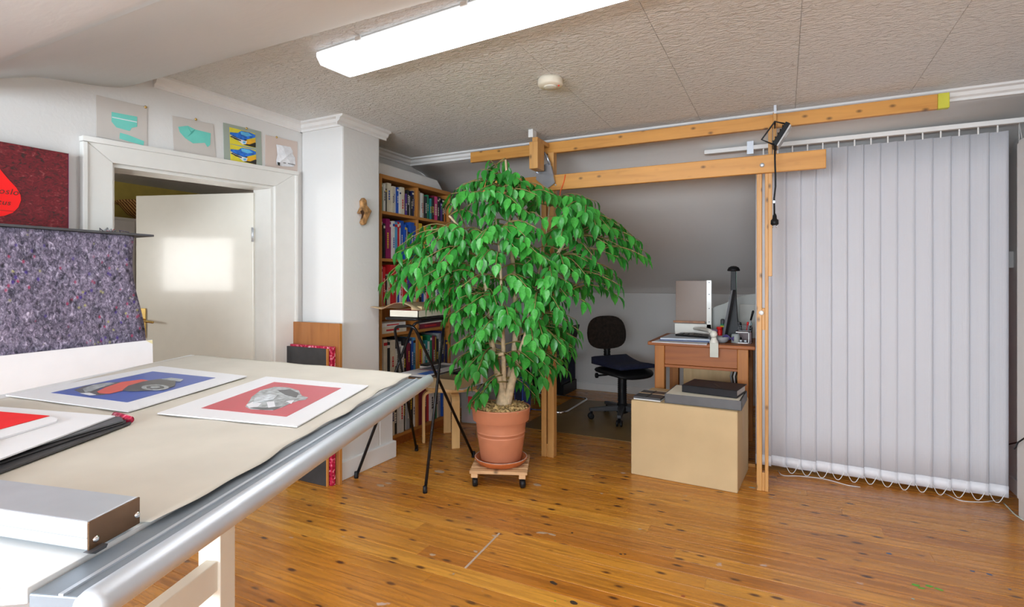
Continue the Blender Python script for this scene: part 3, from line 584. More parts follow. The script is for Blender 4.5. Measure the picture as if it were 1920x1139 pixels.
# driftwood on the chimney breast
dw = thing('driftwood_piece', 'knotty brown driftwood piece hung on the white chimney breast', 'driftwood', (CXF, 2.82, 1.66))
pts = [(677, 371), (682, 376), (683, 386), (688, 392), (692, 397), (688, 404), (684, 413), (681, 421), (676, 423), (673, 418), (675, 411), (678, 405), (677, 398), (673, 402), (668, 400), (671, 394), (674, 388), (673, 377)]
MB().prism([onx(a, b, CXF+0.003) for a, b in pts], (0.028, 0, 0)).build('body', plain('driftwood_brown', (0.36, 0.19, 0.07), 0.7, var=0.55, scale=32, bump=0.6), dw, bev=0.006)
MB().prism([onx(a, b, CXF+0.031) for a, b in ((675, 396), (680, 394), (683, 399), (680, 408), (677, 412), (678, 403))], (0.002, 0, 0)).build('hollow', plain('driftwood_dark', (0.07, 0.03, 0.012), 0.8, var=0.4), dw)

# ================================================================== WORK TABLE
ZT = 0.90
T0 = onz(803, 713, 0.887); T1 = onz(177, 1135, 0.887); td = (T1-T0).normalized(); tn = V((td.y, -td.x, 0)); tn = tn if tn.x < 0 else -tn    # tn points to the left, into the table
FR = onz(779, 716, ZT); FL = onz(358, 665.5, ZT)
L1 = onz(0, 741, ZT); ld = (L1-FL).normalized(); NL = L1+ld*1.20
NR = T1+tn*0.085; NR.z = ZT
FRW = T0+tn*0.075; FRW.z = ZT
wt = thing('work_table', 'large white work table with grey steel edge and aluminium tube', 'table', ((FL+FR+NL+NR)/4).to_tuple()[:2]+(0,))
top = MB().prism([FRW, FL, NL, NR], (0, 0, -0.018)).build('tabletop', plain('tabletop_white', (0.80, 0.81, 0.80), 0.35, var=0.02), wt, bev=0.001)
r0 = T0+tn*0.073+td*0.02; r1 = T1+tn*0.083
MB().prism([V((p.x, p.y, ZT-0.006)) for p in (r0, r1, r1-tn*0.066, r0-tn*0.058)], (0, 0, -0.03)).build('edge_rail', M['steel'], wt, bev=0.002)
a0 = T0+tn*0.040+td*0.02; a1 = T1+tn*0.045
MB().prism([V((p.x, p.y, ZT-0.006)) for p in (a0, a1, a1-tn*0.006, a0-tn*0.006)], (0, 0, 0.0025)).build('rail_groove', M['alu'], wt)
MB().tube([T0-td*0.005, T0, T1, T1+td*0.01], [0.0175, 0.0195, 0.0195, 0.0175], 28).build('edge_tube', M['alu'], wt)
legw = M['cream']; M['legw'] = plain('cream_leg_paint', (0.80, 0.77, 0.68), 0.4, var=0.02)
lpos = ond(407, 1010, 1.2); lax = td; lay = tn
def tleg(c, name='leg', z1=0.882, z0=0.0, w=0.026):
    c = V((c.x, c.y, 0)); MB().prism([c+lax*w+lay*w+UP*z0, c+lax*w-lay*w+UP*z0, c-lax*w-lay*w+UP*z0, c-lax*w+lay*w+UP*z0], (0, 0, z1-z0)).build(name, M['legw'], wt, bev=0.002)
l2 = lpos+lax*0.62; l3 = V((-2.06, 1.42, 0)); l4 = V((-1.60, 0.16, 0))
for c in (lpos, l2, l3, l4): tleg(c)
def rail_(a, b, z0, z1, w=0.014, name='stretcher'):
    a = V((a.x, a.y, z0)); b = V((b.x, b.y, z0)); d = (b-a).normalized(); n_ = V((-d.y, d.x, 0))*w
    MB().prism([a+n_, b+n_, b-n_, a-n_], (0, 0, z1-z0)).build(name, M['legw'], wt, bev=0.002)
sz = CAMH-(1040-CY)/FPX*1.2
rail_(lpos-tn*0.006+lax*0.02, l2-tn*0.006, sz-0.065, sz); rail_(lpos+tn*0.026, l3, 0.80, 0.88); rail_(l2, l4, 0.80, 0.88); rail_(l3, l4, 0.55, 0.62)
# brown wrapping paper cover
PFR = onz(771, 703, ZT); PNR = onz(292, 985, ZT); PNL = onz(0, 1022, ZT)+(-RT)*0.28+FW*0.10
PFL = FL+ld*0.02
def pp(u, v):
    v2 = v
    lft = PFL.lerp(PNL, v2); lft = FL+ld*((lft-FL).dot(ld))+(-tn)*0.0 if False else lft
    lmax = FL+ld*(0.03+v2*1.62)+tn*(-0.05+0.02*math.sin(v*9))
    p = lmax.lerp(PFR.lerp(PNR, v2), u)
    wig = 0.005*math.sin(v*17)*u**4 + 0.004*math.sin(v*41+1)*u**6
    p = p-tn*wig
    z = 0.0016+0.0016*(1+math.sin(u*13+v*21)*math.sin(v*17-u*9+1.3))*(0.55)+0.0012*(1+math.sin(u*31+v*7))
    return V((p.x, p.y, ZT+z))
tag(MB().grid(pp, 60, 60, thick=(0, 0, -0.0005)).build('wrapping_paper', plain('beige_wrapping_paper', (0.63, 0.59, 0.51), 0.65, var=0.06, scale=5, bump=0.5)), 'creased beige paper sheet spread over the work table', 'paper')
ZP = ZT+0.0065
# print 1
p1 = thing('art_print', 'mounted art print of a red vehicle on blue lying on the table', 'print', onz(240, 735, ZP), 0, 'prints on the work table')
flat([(11, 743), (241, 774), (463, 707), (300, 688)], ZP, 0.003).build('mount', M['paper'], p1)
z = ZP+0.0032
flat([(96, 737), (239, 755), (404, 709), (286, 697)], z).build('print_ground', plain('print_cobalt', (0.015, 0.075, 0.42), 0.4, var=0.12), p1)
def mo(root, pts, mat, k, name='print_shape'): flat(pts, z+0.0007*k, 0.0006).build(name, mat, root)
G1 = plain('print_dark_grey', (0.05, 0.05, 0.055), 0.4, var=0.5, scale=80); G2 = plain('print_mid_grey', (0.34, 0.37, 0.38), 0.4, var=0.6, scale=70); RD = plain('print_vermilion', (0.72, 0.07, 0.03), 0.4, var=0.1)
mo(p1, [(139, 732), (157, 725), (190, 719), (226, 717), (221, 722), (185, 730), (190, 738), (198, 741), (180, 742), (165, 741), (150, 737)], G1, 1, 'engine')
mo(p1, [(155, 730), (175, 722), (205, 718), (216, 719), (190, 727), (172, 734), (160, 737)], G2, 2, 'engine_highlight')
mo(p1, [(182, 735), (196, 728), (228, 717), (266, 712), (278, 714), (255, 720), (236, 727), (230, 733), (205, 739), (187, 738)], RD, 3, 'body')
mo(p1, [(230, 732), (240, 724), (268, 716), (300, 711), (330, 714), (328, 724), (308, 731), (270, 733), (242, 734)], G1, 4, 'tyre')
c1 = [(291+26*math.cos(a*0.3927), 727-5.2*math.sin(a*0.3927)) for a in range(16)]; c2 = [(291+17*math.cos(a*0.3927), 726.8-3.4*math.sin(a*0.3927)) for a in range(16)]; c3 = [(291+9*math.cos(a*0.3927), 726.6-1.8*math.sin(a*0.3927)) for a in range(16)]
mo(p1, c1, G2, 5, 'rim'); mo(p1, c2, G1, 6, 'wheel'); mo(p1, c3, G2, 7, 'hub')
mo(p1, [(303, 711), (322, 709), (344, 712), (338, 716), (322, 714)], G2, 5, 'handlebar'); mo(p1, [(150, 738), (168, 737), (180, 741), (168, 742)], W_, 4, 'highlight')
flat([(11, 742), (241, 773.5), (463, 706.5), (300, 687.5)], z+0.0065, 0.0004).build('film_sleeve', M['sleeve'], p1)
p2 = thing('art_print', 'mounted art print of a grey engine on red lying on the table', 'print', onz(490, 755, ZP), 0, 'prints on the work table')
flat([(295, 777), (557, 802), (691, 725), (499, 708)], ZP, 0.003).build('mount', M['paper'], p2)
flat([(377, 766), (537, 782), (640, 728.5), (514, 717)], z).build('print_ground', plain('print_carmine', (0.55, 0.02, 0.05), 0.4, var=0.08), p2)
mo(p2, [(460, 763), (468, 752), (472, 745), (488, 733), (515, 726), (540, 727), (560, 733), (566, 743), (578, 746), (573, 750), (560, 752), (545, 757), (530, 764), (512, 770), (488, 769), (470, 768)], G2, 1, 'engine')
mo(p2, [(470, 765), (500, 765), (528, 763), (515, 769), (490, 769)], G1, 2, 'engine_shade'); mo(p2, [(520, 732), (545, 731), (560, 738), (556, 746), (535, 741)], G1, 2, 'engine_shade')
mo(p2, [(478, 747), (505, 740), (520, 742), (512, 750), (490, 754), (474, 757)], plain('print_pale_grey', (0.55, 0.60, 0.64), 0.4, var=0.5, scale=80), 3, 'engine_cover'); mo(p2, [(500, 755), (514, 753), (516, 763), (503, 765)], W_, 3, 'highlight'); mo(p2, [(536, 753), (552, 751), (546, 758)], W_, 3, 'highlight')
mo(p2, [(462, 760), (474, 754), (490, 757), (484, 763), (468, 765)], W_, 2, 'highlight')
flat([(295, 776.5), (557, 801.5), (691, 724.5), (499, 707.5)], z+0.004, 0.0004).build('film_sleeve', M['sleeve'], p2)
# portfolio
pf = thing('portfolio_folder', 'open black portfolio folder with red corner on the work table', 'folder', onz(120, 830, ZP))
dl = (-RT)
def slab(pts, z0, t): 
    q = quad(pts, z0+t); return MB().prism(q, (0, 0, -t))
far_l = (-50, 752); 
slab([(246, 792), (0, 884), (-50, 930), far_l, (0, 766), (240, 785)], ZP-0.001, 0.005).build('back_cover', M['darkgrey'], pf, bev=0.001)
slab([(236, 791), (150, 818), (0, 868), (-50, 915), far_l, (0, 764), (236, 784)], ZP+0.006, 0.003).build('inner_leaf', M['darkgrey'], pf)
slab([(232, 788), (0, 856), (-50, 900), far_l, (0, 764), (226, 782)], ZP+0.011, 0.004).build('front_cover', plain('folder_graphite', (0.10, 0.105, 0.115), 0.35, var=0.1), pf, bev=0.001)
e0 = onz(244, 788, ZP+0.008); e1 = onz(216, 779, ZP+0.008)
MB().tube([e0+V((0, 0, 0)), e0+(e1-e0)*0.35, e1], [0.009, 0.0095, 0.0085], 12).build('spine_corner', M['redmottle'], pf)
slab([(216, 780), (0, 861), (-50, 905), (-50, 750), (0, 763)], ZP+0.016, 0.003).build('white_card', M['paper'], pf)
slab([(108, 786), (106, 790), (0, 822), (-50, 860), (-50, 770), (0, 774), (92, 780)], ZP+0.0195, 0.004).build('picture_board', M['paper'], pf)
slab([(93, 780), (0, 805), (-50, 840), (-50, 768), (0, 772)], ZP+0.024, 0.0008).build('red_picture', M['red'], pf)
# aluminium profile at the front
q0 = onz(163, 1034, ZT+0.0068); q1 = onz(259.5, 980, ZT+0.0068); wv = (q1-q0); wvn = wv.normalized()
ldv = (onz(0, 956, 0.941)-onz(166, 980, 0.941)).normalized()
ap = thing('aluminium_profile', 'aluminium box profile with brown end plate on the table front', 'profile', tuple(q0))
HP = 0.037; LNG = 0.34
MB().prism([q0, q1, q1+UP*HP, q0+UP*HP], ldv*LNG).build('body', M['alu'], ap, bev=0.0025)
MB().prism([q0-wvn*0.0005+UP*(HP*0.42), q0+UP*(HP*0.42), q0+UP*(HP*0.44), q0-wvn*0.0005+UP*(HP*0.44)], ldv*LNG).build('seam', M['grey'], ap)
ep = MB().prism([q0-UP*0.001, q1-UP*0.001, q1+UP*(HP-0.0005), q0+UP*(HP-0.0005)], -ldv*0.003).build('end_plate', plain('brown_steel', (0.19, 0.105, 0.055), 0.25, 0.6, var=0.2), ap, bev=0.0008)
for tt, hh in ((0.12, 0.30), (0.93, 0.36)):
    MB().lathe([(0.0042, 0), (0.0042, 0.0015), (0.002, 0.0028)], q0.lerp(q1, tt)+UP*(HP*hh)-ldv*0.003, 14, axis=-ldv).build('screw', M['chrome'], ep)
MB().prism([q0-wvn*0.006+UP*0.001, q0+wv*0.25+UP*0.001, q0+wv*0.22-UP*0.003, q0+wv*0.02-UP*0.003], -ldv*0.012).build('foot_lug', M['darkgrey'], ap)

# ================================================================== RACK, FELT, WHITE BOARD, RED PAINTING
rk = thing('storage_rack', 'dark board shelf behind the table holding the red painting', 'rack', (-2.71, 0.85, 0))
RE = 1.455
MB().box((-2.835, 0.2, RE), (-2.585, 1.475, RE+0.010), 0.002).build('top_board', M['darkgrey'], rk)
for yy in (0.25, 1.30):
    for xx in (-2.80, -2.64): MB().box((xx-0.015, yy-0.015, 0), (xx+0.015, yy+0.015, RE)).build('leg', M['grey'], rk)
MB().box((-2.83, 0.2, 0.95), (-2.625, 1.33, 0.97)).build('lower_board', M['darkgrey'], rk)
def felt(u, v):
    yr = onx(248, 528, -2.60).y+(0.055*(1-v)**1.5)+0.010*math.sin(v*7)
    yy = 0.15+(yr-0.15)*u
    return V((-2.598+0.012*(1-v)+0.006*math.sin(u*11+v*2)*(1-v), yy, 0.93+(RE-0.002-0.93)*v))
tag(MB().grid(felt, 40, 16, thick=(-0.006, 0, 0)).build('felt_sheet', M['felt']), 'mottled grey purple recycled felt sheet hanging from the dark shelf', 'felt')
wb = thing('white_board', 'plain white board leaning below the hanging felt sheet', 'board', (-2.55, 0.85, 0))
ye = onx(284, 640, -2.565).y
MB().prism([(-2.565, 0.1, 0), (-2.565, ye+0.02, 0), (-2.565, ye, 0.985), (-2.565, 0.1, 0.965)], (0.008, 0, 0)).build('panel', M['paper'], wb)
MB().prism([(-2.5565, ye-0.028, 0.984), (-2.5565, ye-0.001, 0.984), (-2.5565, ye, 0.966)], (0.001, 0, 0)).build('tape_corner', plain('cream_tape', (0.80, 0.72, 0.42), 0.5), wb)
rp = thing('red_painting', 'dark red textured painting with a bright red drop standing above the felt', 'painting', (-2.80, 0.9, RE+0.012))
pt, pb = onx(128, 288, -2.79).z, RE+0.011; yr = onx(128, 288, -2.79).y
MB().box((-2.825, 0.35, pb), (-2.79, yr, pt), 0.002).build('canvas', M['canvas'], rp)
MB().box((-2.826, yr, pb), (-2.7895, yr+0.0015, pt)).build('canvas_edge', plain('plum_edge', (0.20, 0.01, 0.09), 0.6), rp)
drop = [(0, 318), (14, 335), (30, 352), (38, 366), (39, 376), (34, 389), (24, 399), (8, 405), (-8, 407), (-30, 402), (-44, 390), (-48, 372), (-42, 352), (-22, 334)]
MB().prism([onx(a, b, -2.7895) for a, b in drop], (0.002, 0, 0)).build('red_drop', plain('signal_red', (0.95, 0.0, 0.0), 0.6, var=0.02), rp)
MB().prism([onx(a, b, -2.7872) for a, b in ((-44, 390), (28, 396.5), (28, 397.2), (-44, 390.8))], (0.0005, 0, 0)).build('ink_line', plain('ink', (0.10, 0.02, 0.01), 0.6), rp)
def letters(txt, px, py, size):
    cu_ = bpy.data.curves.new('lettering', 'FONT'); cu_.body = txt; cu_.size = size; cu_.shear = 0.25; cu_.extrude = 0.0003; cu_.space_character = 1.1
    to = bpy.data.objects.new('lettering', cu_); COL.objects.link(to); bpy.context.view_layer.update()
    me = bpy.data.meshes.new_from_object(to.evaluated_get(bpy.context.evaluated_depsgraph_get())); bpy.data.objects.remove(to)
    o = bpy.data.objects.new('lettering', me); COL.objects.link(o); me.materials.clear(); me.materials.append(plain('ink', (0.10, 0.02, 0.01), 0.6))
    o.parent = rp; p = onx(px, py, -2.7865)
    mt = Matrix.Translation(p) @ Matrix(((0, 0, 1, 0), (1, 0, 0, 0), (0, 1, 0, 0), (0, 0, 0, 1)))
    o.matrix_local = WM[rp].inverted() @ mt; WM[o] = WM[rp]
letters('ooslo', -16, 361, 0.034); letters('etus', -14, 382, 0.030)
tf = thing('felt_tuft', 'loose felt scrap lying on the dark shelf near the door frame', 'felt scrap', (-2.64, 1.33, RE+0.010))
for k in range(9):
    a = V((random.uniform(-0.02, 0.02), random.uniform(-0.035, 0.035), 0.002)); MB().tube([a, a+V((random.uniform(-0.01, 0.01), random.uniform(-0.02, 0.02), random.uniform(0.006, 0.016))), a+V((random.uniform(-0.01, 0.02), random.uniform(-0.03, 0.03), 0.002))], 0.0022, 5).build('fibre', random.choice([M['felt'], M['grey'], M['redmottle']]), tf, local=True)

# ================================================================== BOARDS LEANING ON THE CHIMNEY BREAST
def lean(name, label, x0, x1, yb, lean_, h, t, mat, cat='board'):
    o = thing(name, label, cat, ((x0+x1)/2, yb, 0)); 
    MB().prism([(x0, yb, 0), (x1, yb, 0), (x1, yb+lean_, h), (x0, yb+lean_, h)], (0, t, 0)).build('panel', mat, o, bev=0.002); return o
o = lean('wooden_board', 'tall brown veneered board leaning against the chimney breast', -2.83, -2.432, 2.475, 0.0, 0.99, 0.022, M['walnut'])
MB().box((-2.432, 2.476, 0.002), (-2.429, 2.496, 0.988)).build('edge_strip', M['case_v'], o)
o = lean('mottled_panel', 'red mottled panel between the black and brown boards', -2.82, -2.462, 2.443, 0.0, 0.85, 0.026, M['redmottle'])
MB().box((-2.462, 2.4435, 0.002), (-2.458, 2.4685, 0.848)).build('edge_strip', M['redmottle'], o)
o = lean('black_board', 'black panel with orange wooden edge leaning in front of the brown board', -2.838, -2.488, 2.424, 0.0, 0.838, 0.012, plain('blackboard', (0.035, 0.035, 0.038), 0.55, var=0.2))
MB().box((-2.488, 2.423, 0.0), (-2.478, 2.437, 0.838), 0.001).build('edge_strip', M['case_v'], o)
# ================================================================== BOOKCASE AND BOOKS
BXF = -2.62; BXB = -2.845; BY0, BY1 = 3.07, 4.0; BZ = 2.035
SHELF = [0.085, 0.50, 0.862, 1.072, 1.42, 1.768]; ST = 0.022
bc = thing('bookcase', 'tall orange stained wooden bookcase full of books beside the chimney breast', 'bookcase', (-2.73, 3.535, 0))
MB().box((BXB, BY0, 0), (BXF, BY0+0.022, BZ), 0.002).build('side_panel', M['case_v'], bc); MB().box((BXB, BY1-0.022, 0), (BXF, BY1, BZ), 0.002).build('side_panel', M['case_v'], bc)
MB().box((BXB, BY0+0.022, BZ-0.03), (BXF, BY1-0.022, BZ), 0.002).build('top_board', M['case'], bc)
MB().box((BXB, BY0+0.022, 0), (BXB+0.006, BY1-0.022, BZ-0.03)).build('back_panel', M['case_v'], bc)
MB().box((BXF-0.03, BY0+0.022, 0), (BXF-0.012, BY1-0.022, SHELF[0]-ST), 0.002).build('plinth', M['desk'], bc)
for zz in SHELF: MB().box((BXB+0.006, BY0+0.022, zz-ST), (BXF-0.004, BY1-0.022, zz), 0.002).build('shelf', M['case'], bc)
YD = 3.535
for z0, z1 in zip(SHELF, SHELF[1:]+[BZ-0.03+ST]): MB().box((BXB+0.006, YD-0.009, z0), (BXF-0.008, YD+0.009, z1-ST), 0.001).build('divider', M['case_v'], bc)
tp = MB().prism([(BXF-0.06, 3.075, BZ), (BXF-0.06, 3.95, BZ), (BXF-0.06, 3.86, BZ+0.085), (BXF-0.06, 3.075, BZ+0.095)], (0.012, 0, 0)).build('white_card_panel', M['trim'])
tag(tp, 'white card with a cut corner standing on top of the bookcase', 'card')
PAL = {'white': (0.78, 0.77, 0.74), 'cream': (0.72, 0.66, 0.52), 'black': (0.018, 0.018, 0.02), 'red': (0.62, 0.02, 0.025), 'blue': (0.015, 0.09, 0.46), 'green': (0.015, 0.22, 0.10), 'yellow': (0.75, 0.50, 0.03),
       'orange': (0.68, 0.20, 0.02), 'purple': (0.09, 0.04, 0.25), 'pink': (0.74, 0.06, 0.24), 'teal': (0.02, 0.28, 0.30), 'tan': (0.52, 0.34, 0.16), 'grey': (0.34, 0.35, 0.36), 'maroon': (0.20, 0.015, 0.04), 'brown': (0.17, 0.07, 0.025), 'navy': (0.012, 0.02, 0.10), 'sky blue': (0.10, 0.38, 0.66), 'magenta': (0.30, 0.01, 0.11)}
BM = {k: plain('book_'+k.replace(' ', '_'), v, 0.45, var=0.10, scale=18) for k, v in PAL.items()}
PG = plain('book_pages', (0.72, 0.68, 0.58), 0.8)
ORD = ['first', 'second', 'third', 'fourth', 'fifth', 'sixth', 'seventh', 'eighth', 'ninth', 'tenth', 'eleventh', 'twelfth', 'thirteenth', 'fourteenth', 'fifteenth', 'sixteenth', 'seventeenth', 'eighteenth', 'nineteenth', 'twentieth', 'twenty-first', 'twenty-second', 'twenty-third', 'twenty-fourth', 'twenty-fifth', 'twenty-sixth', 'twenty-seventh', 'twenty-eighth', 'twenty-ninth', 'thirtieth', 'thirty-first', 'thirty-second', 'thirty-third', 'thirty-fourth', 'thirty-fifth', 'thirty-sixth', 'thirty-seventh', 'thirty-eighth', 'thirty-ninth', 'fortieth', 'forty-first', 'forty-second', 'forty-third', 'forty-fourth', 'forty-fifth']
SNAME = ['bottom', 'second lowest', 'third lowest', 'fourth lowest', 'second highest', 'top']
PRE = {5: ['green*', 'white', 'black', 'cream*', 'cream', 'white*', 'blue', 'white', 'cream*', 'tan', 'purple', 'black', 'white', 'black', 'navy', 'tan*', '|', 'tan*', 'white', 'cream', 'black', 'green', 'orange', 'teal', 'black', 'maroon', 'pink*', 'black', 'black*', 'purple', 'black', 'orange', 'black'],
       4: ['black', 'black', 'black', 'magenta*', 'magenta', 'white', 'sky blue*', 'red', 'white', 'blue*', 'blue', 'cream', 'black', 'blue*', 'blue', '|', 'yellow*', 'purple', 'yellow', 'cream', 'white', 'blue', 'cream*', 'white', 'grey', 'white', 'black', 'black', 'white*', 'cream'],
       3: ['white', 'red', 'black', 'cream', 'red*', 'white', 'blue', 'white', 'red', 'blue', 'purple', 'pink', 'cream', '|', 'white', 'black', 'blue', 'white', 'red', 'cream', 'grey', 'white', 'green', 'blue', 'white', 'tan'],
       1: ['black', 'cream*', 'black', 'cream*', 'white', 'black', 'grey', 'white', 'black*', 'maroon', 'navy', 'blue', 'sky blue', '|', 'yellow*', 'white', 'white', 'teal', 'white', 'green', 'maroon', 'yellow', 'black', 'grey', 'navy*', 'yellow', 'navy'],
       0: ['grey*', 'yellow*', 'navy', 'cream', 'black', 'white', 'white*', 'black', 'white', 'grey', 'black*', 'white', '|', 'maroon*', 'maroon', 'red', 'white', 'green', 'cream', 'grey', 'blue', 'white']}
for si in (5, 4, 3, 1, 0):
    z0 = SHELF[si]; ceilz = (SHELF+[BZ-0.03+ST])[si+1]-ST; room = ceilz-z0-0.014
    seq = PRE[si]; halves = [[], []]; hh = 0
    for q in seq:
        if q == '|': hh = 1
        else: halves[hh].append(q)
    idx = 0
    for hf, (ya, yb) in zip(halves, ((BY0+0.024, YD-0.011), (YD+0.011, BY1-0.024))):
        ws = [(1.75 if q.endswith('*') else 1.0)*random.uniform(0.8, 1.2) for q in hf]; sc = (yb-ya)/sum(ws); yy = ya
        for q, wd in zip(hf, ws):
            cname = q.rstrip('*'); wy = wd*sc-0.0012; big = q.endswith('*')
            hgt = room*random.uniform(0.90, 0.99) if big else room*random.uniform(0.70, 0.93)
            dep = random.uniform(0.15, 0.185); fx = BXF-0.012-random.uniform(0, 0.022)
            b = MB()
            b.box((-dep, 0, 0), (0, 0.0022, hgt)); b.box((-dep, wy-0.0022, 0), (0, wy, hgt)); b.box((-0.002, 0, 0), (0.0015, wy, hgt), 0.001)
            o = thing('book', '%s %s book, %s from the left on the %s bookcase shelf' % ('thick' if big else 'slim', cname, ORD[idx], SNAME[si]), 'book', (fx, yy, z0), 0, 'books on the %s bookcase shelf' % SNAME[si])
            b.build('cover', BM[cname], o, local=True)
            MB().box((-dep+0.003, 0.0024, 0.002), (-0.0022, wy-0.0024, hgt-0.004)).build('pages', PG, o, local=True)
            k = random.random(); light = cname in ('white', 'cream', 'yellow', 'tan', 'sky blue')
            tc = BM[random.choice(['black', 'red', 'blue', 'navy'])] if light else BM[random.choice(['white', 'cream', 'yellow', 'white'])]
            if k < 0.75:
                a = random.uniform(0.2, 0.45)*hgt; L = random.uniform(0.2, 0.4)*hgt; wn_ = wy*random.uniform(0.25, 0.5)
                t_ = MB(); zc = a
                while zc < a+L:
                    e = random.uniform(0.008, 0.02); t_.box((0.0015, wy/2-wn_/2, zc), (0.0021, wy/2+wn_/2, zc+e)); zc += e+0.004
                t_.build('spine_title', tc, o, local=True)
            if k > 0.55: MB().box((0.0015, 0.001, hgt*0.86), (0.0021, wy-0.001, hgt*0.93)).build('spine_band', tc, o, local=True)
            yy += wd*sc; idx += 1
# two flat stacks on the third lowest (half height) shelf
for nm, ya, wy, dz, th, colr in (('cream', 3.10, 0.30, 0.0, 0.045, 'cream'), ('tan', 3.11, 0.28, 0.046, 0.03, 'white'), ('maroon', 3.57, 0.34, 0.0, 0.04, 'maroon'), ('white', 3.58, 0.31, 0.041, 0.035, 'white')):
    o = thing('book', '%s book lying flat, %s of the pile %s the half-height bookcase shelf' % (colr, 'lower' if dz == 0 else 'upper', 'at the left of' if ya < 3.4 else 'at the right of'), 'book', (BXF-0.02, ya, SHELF[2]+dz), 0, 'flat books on the half-height shelf')
    MB().box((-0.17, 0, 0), (0, wy, 0.003)).box((-0.17, 0, th-0.003), (0, wy, th)).box((-0.002, 0, 0), (0.0015, wy, th), 0.001).build('cover', BM[colr], o, local=True)
    MB().box((-0.165, 0.003, 0.0032), (-0.0022, wy-0.003, th-0.0032)).build('pages', PG, o, local=True)
    MB().box((0.0015, wy*0.2, th*0.35), (0.002, wy*0.7, th*0.65)).build('spine_title', BM['red'], o, local=True)

# ================================================================== FOLDING STAND WITH TRAY
st = thing('folding_stand', 'black tubular folding stand in front of the bookcase', 'stand', (-2.16, 2.95, 0))
zt = 0.985
fA = onz(888, 858, 0.0); fB = onz(797, 925, 0.0); fC = onz(781, 846, 0.0); fD = onz(668, 897, 0.0)
def stub(p): return V((p.x, p.y, 0.008))
yA, yB = 2.74, 3.20
tA = ony(776, 611, 2.82); tC = ony(739, 613, 2.82); tB = ony(834, 597, 3.14); tD = ony(776, 606, 3.14)
MB().tube(rounded([stub(fA), tA, tC, stub(fC)], 0.045, 5), 0.0095, 10).build('leg_frame', M['blackmetal'], st)
MB().tube(rounded([stub(fB), tB, tD, stub(fD)], 0.045, 5), 0.0095, 10).build('leg_frame', M['blackmetal'], st)
for p in (fA, fB, fC, fD): MB().lathe([(0.013, 0), (0.014, 0.01), (0.0125, 0.04), (0.010, 0.042)], V((p.x, p.y, 0)), 12).build('foot_cap', M['black'], st)
k0 = ony(712, 604, 2.82).x; k1 = tB.x+0.0
zb = max(tA.z, tB.z)+0.012
MB().tube(rounded([(tC.x-0.06, 2.80, zb), (tB.x+0.015, 2.80, zb), (tB.x+0.015, 3.17, zb), (tC.x-0.06, 3.17, zb)], 0.03, 4, True), 0.009, 8, closed=True).build('top_frame', M['blackmetal'], st)
MB().box((tC.x-0.055, 2.805, zb-0.004), (tB.x+0.01, 3.165, zb+0.007), 0.003).build('top_plate', M['darkgrey'], st)
tr = thing('card_tray', 'cream card tray with red lining on top of the folding stand', 'tray', ((tC.x+tB.x)/2-0.01, 2.985, zb+0.0095))
a, b = tC.x-0.05, tB.x+0.0; cx_ = (tC.x+tB.x)/2-0.01; z0 = 0
hx = (b-a)/2
m = MB().box((-hx, -0.17, 0), (hx, 0.17, 0.004)).box((-hx, -0.17, 0), (-hx+0.005, 0.17, 0.045)).box((hx-0.005, -0.17, 0), (hx, 0.17, 0.045)).box((-hx, -0.17, 0), (hx, -0.165, 0.045)).box((-hx, 0.165, 0), (hx, 0.17, 0.045)); m.build('tray_body', M['cream'], tr, local=True)
MB().box((-hx+0.006, -0.164, 0.004), (hx-0.006, 0.164, 0.042), 0.004).build('red_lining', M['red'], tr, local=True)
kp = thing('kraft_envelope', 'curled brown paper lying over the card tray on the stand', 'paper', (cx_, 2.985, zb+0.0095+0.045))
def kr(u, v):
    x = -hx-0.16+u*(2*hx+0.15); zz = 0.004+0.045*max(0, math.sin((u-0.25)*math.pi/0.75))**1 if u > 0.25 else 0.004+0.012*(0.25-u)/0.25
    return V((x, -0.175+0.35*v*(0.35+0.65*min(1, u*2.2))+0.0, zz+0.004*math.sin(v*6)))
MB().grid(kr, 24, 8, thick=(0, 0, 0.001)).build('sheet', M['kraft'], kp, local=True)
MB().box((0.02, -0.12, 0.0), (hx-0.01, 0.15, 0.028), 0.004).build('parcel', M['cardboard'], kp, local=True)

# ================================================================== BENTWOOD STOOL AND WHAT LIES ON IT
sc_ = V((-2.34, 3.58, 0)); SR = 0.205; SZ = 0.445
sl_ = thing('bentwood_stool', 'round birch bentwood stool under the flat cardboard box', 'stool', tuple(sc_), math.radians(32))
MB().lathe([(SR-0.004, SZ-0.034), (SR, SZ-0.028), (SR, SZ-0.004), (SR-0.004, SZ), (0.001, SZ)], seg=40).build('seat', M['birch'], sl_, local=True)
for k in range(4):
    a = math.radians(90*k+10); d = V((math.cos(a), math.sin(a), 0)); t_ = V((-d.y, d.x, 0))*0.03
    path = rounded([d*(SR+0.012), d*(SR+0.012)+UP*(SZ-0.055), d*(SR-0.11)+UP*(SZ-0.047)], 0.07, 6)
    m = MB(); vs = []; fs = []
    for i, p in enumerate(path):
        tg = (path[min(i+1, len(path)-1)]-path[max(i-1, 0)]).normalized(); nb = t_.normalized().cross(tg)*0.010
        vs += [p+t_+nb, p-t_+nb, p-t_-nb, p+t_-nb]
    for i in range(len(path)-1):
        for j in range(4): fs.append((i*4+j, i*4+(j+1) % 4, i*4+4+(j+1) % 4, i*4+4+j))
    fs += [(3, 2, 1, 0), tuple(len(vs)-4+j for j in range(4))]
    m.add(vs, fs).build('leg', M['birch'], sl_, local=True, bev=0.002)
fb = thing('flat_box', 'flat brown cardboard box with white strap on the birch stool', 'box', (-2.33, 3.60, SZ+0.004), math.radians(-4))
MB().box((-0.17, -0.24, 0), (0.19, 0.20, 0.075), 0.003).build('body', M['cardboard'], fb, local=True)
MB().box((-0.172, 0.10, -0.001), (0.192, 0.13, 0.0765), 0.001).build('strap', M['paper'], fb, local=True)
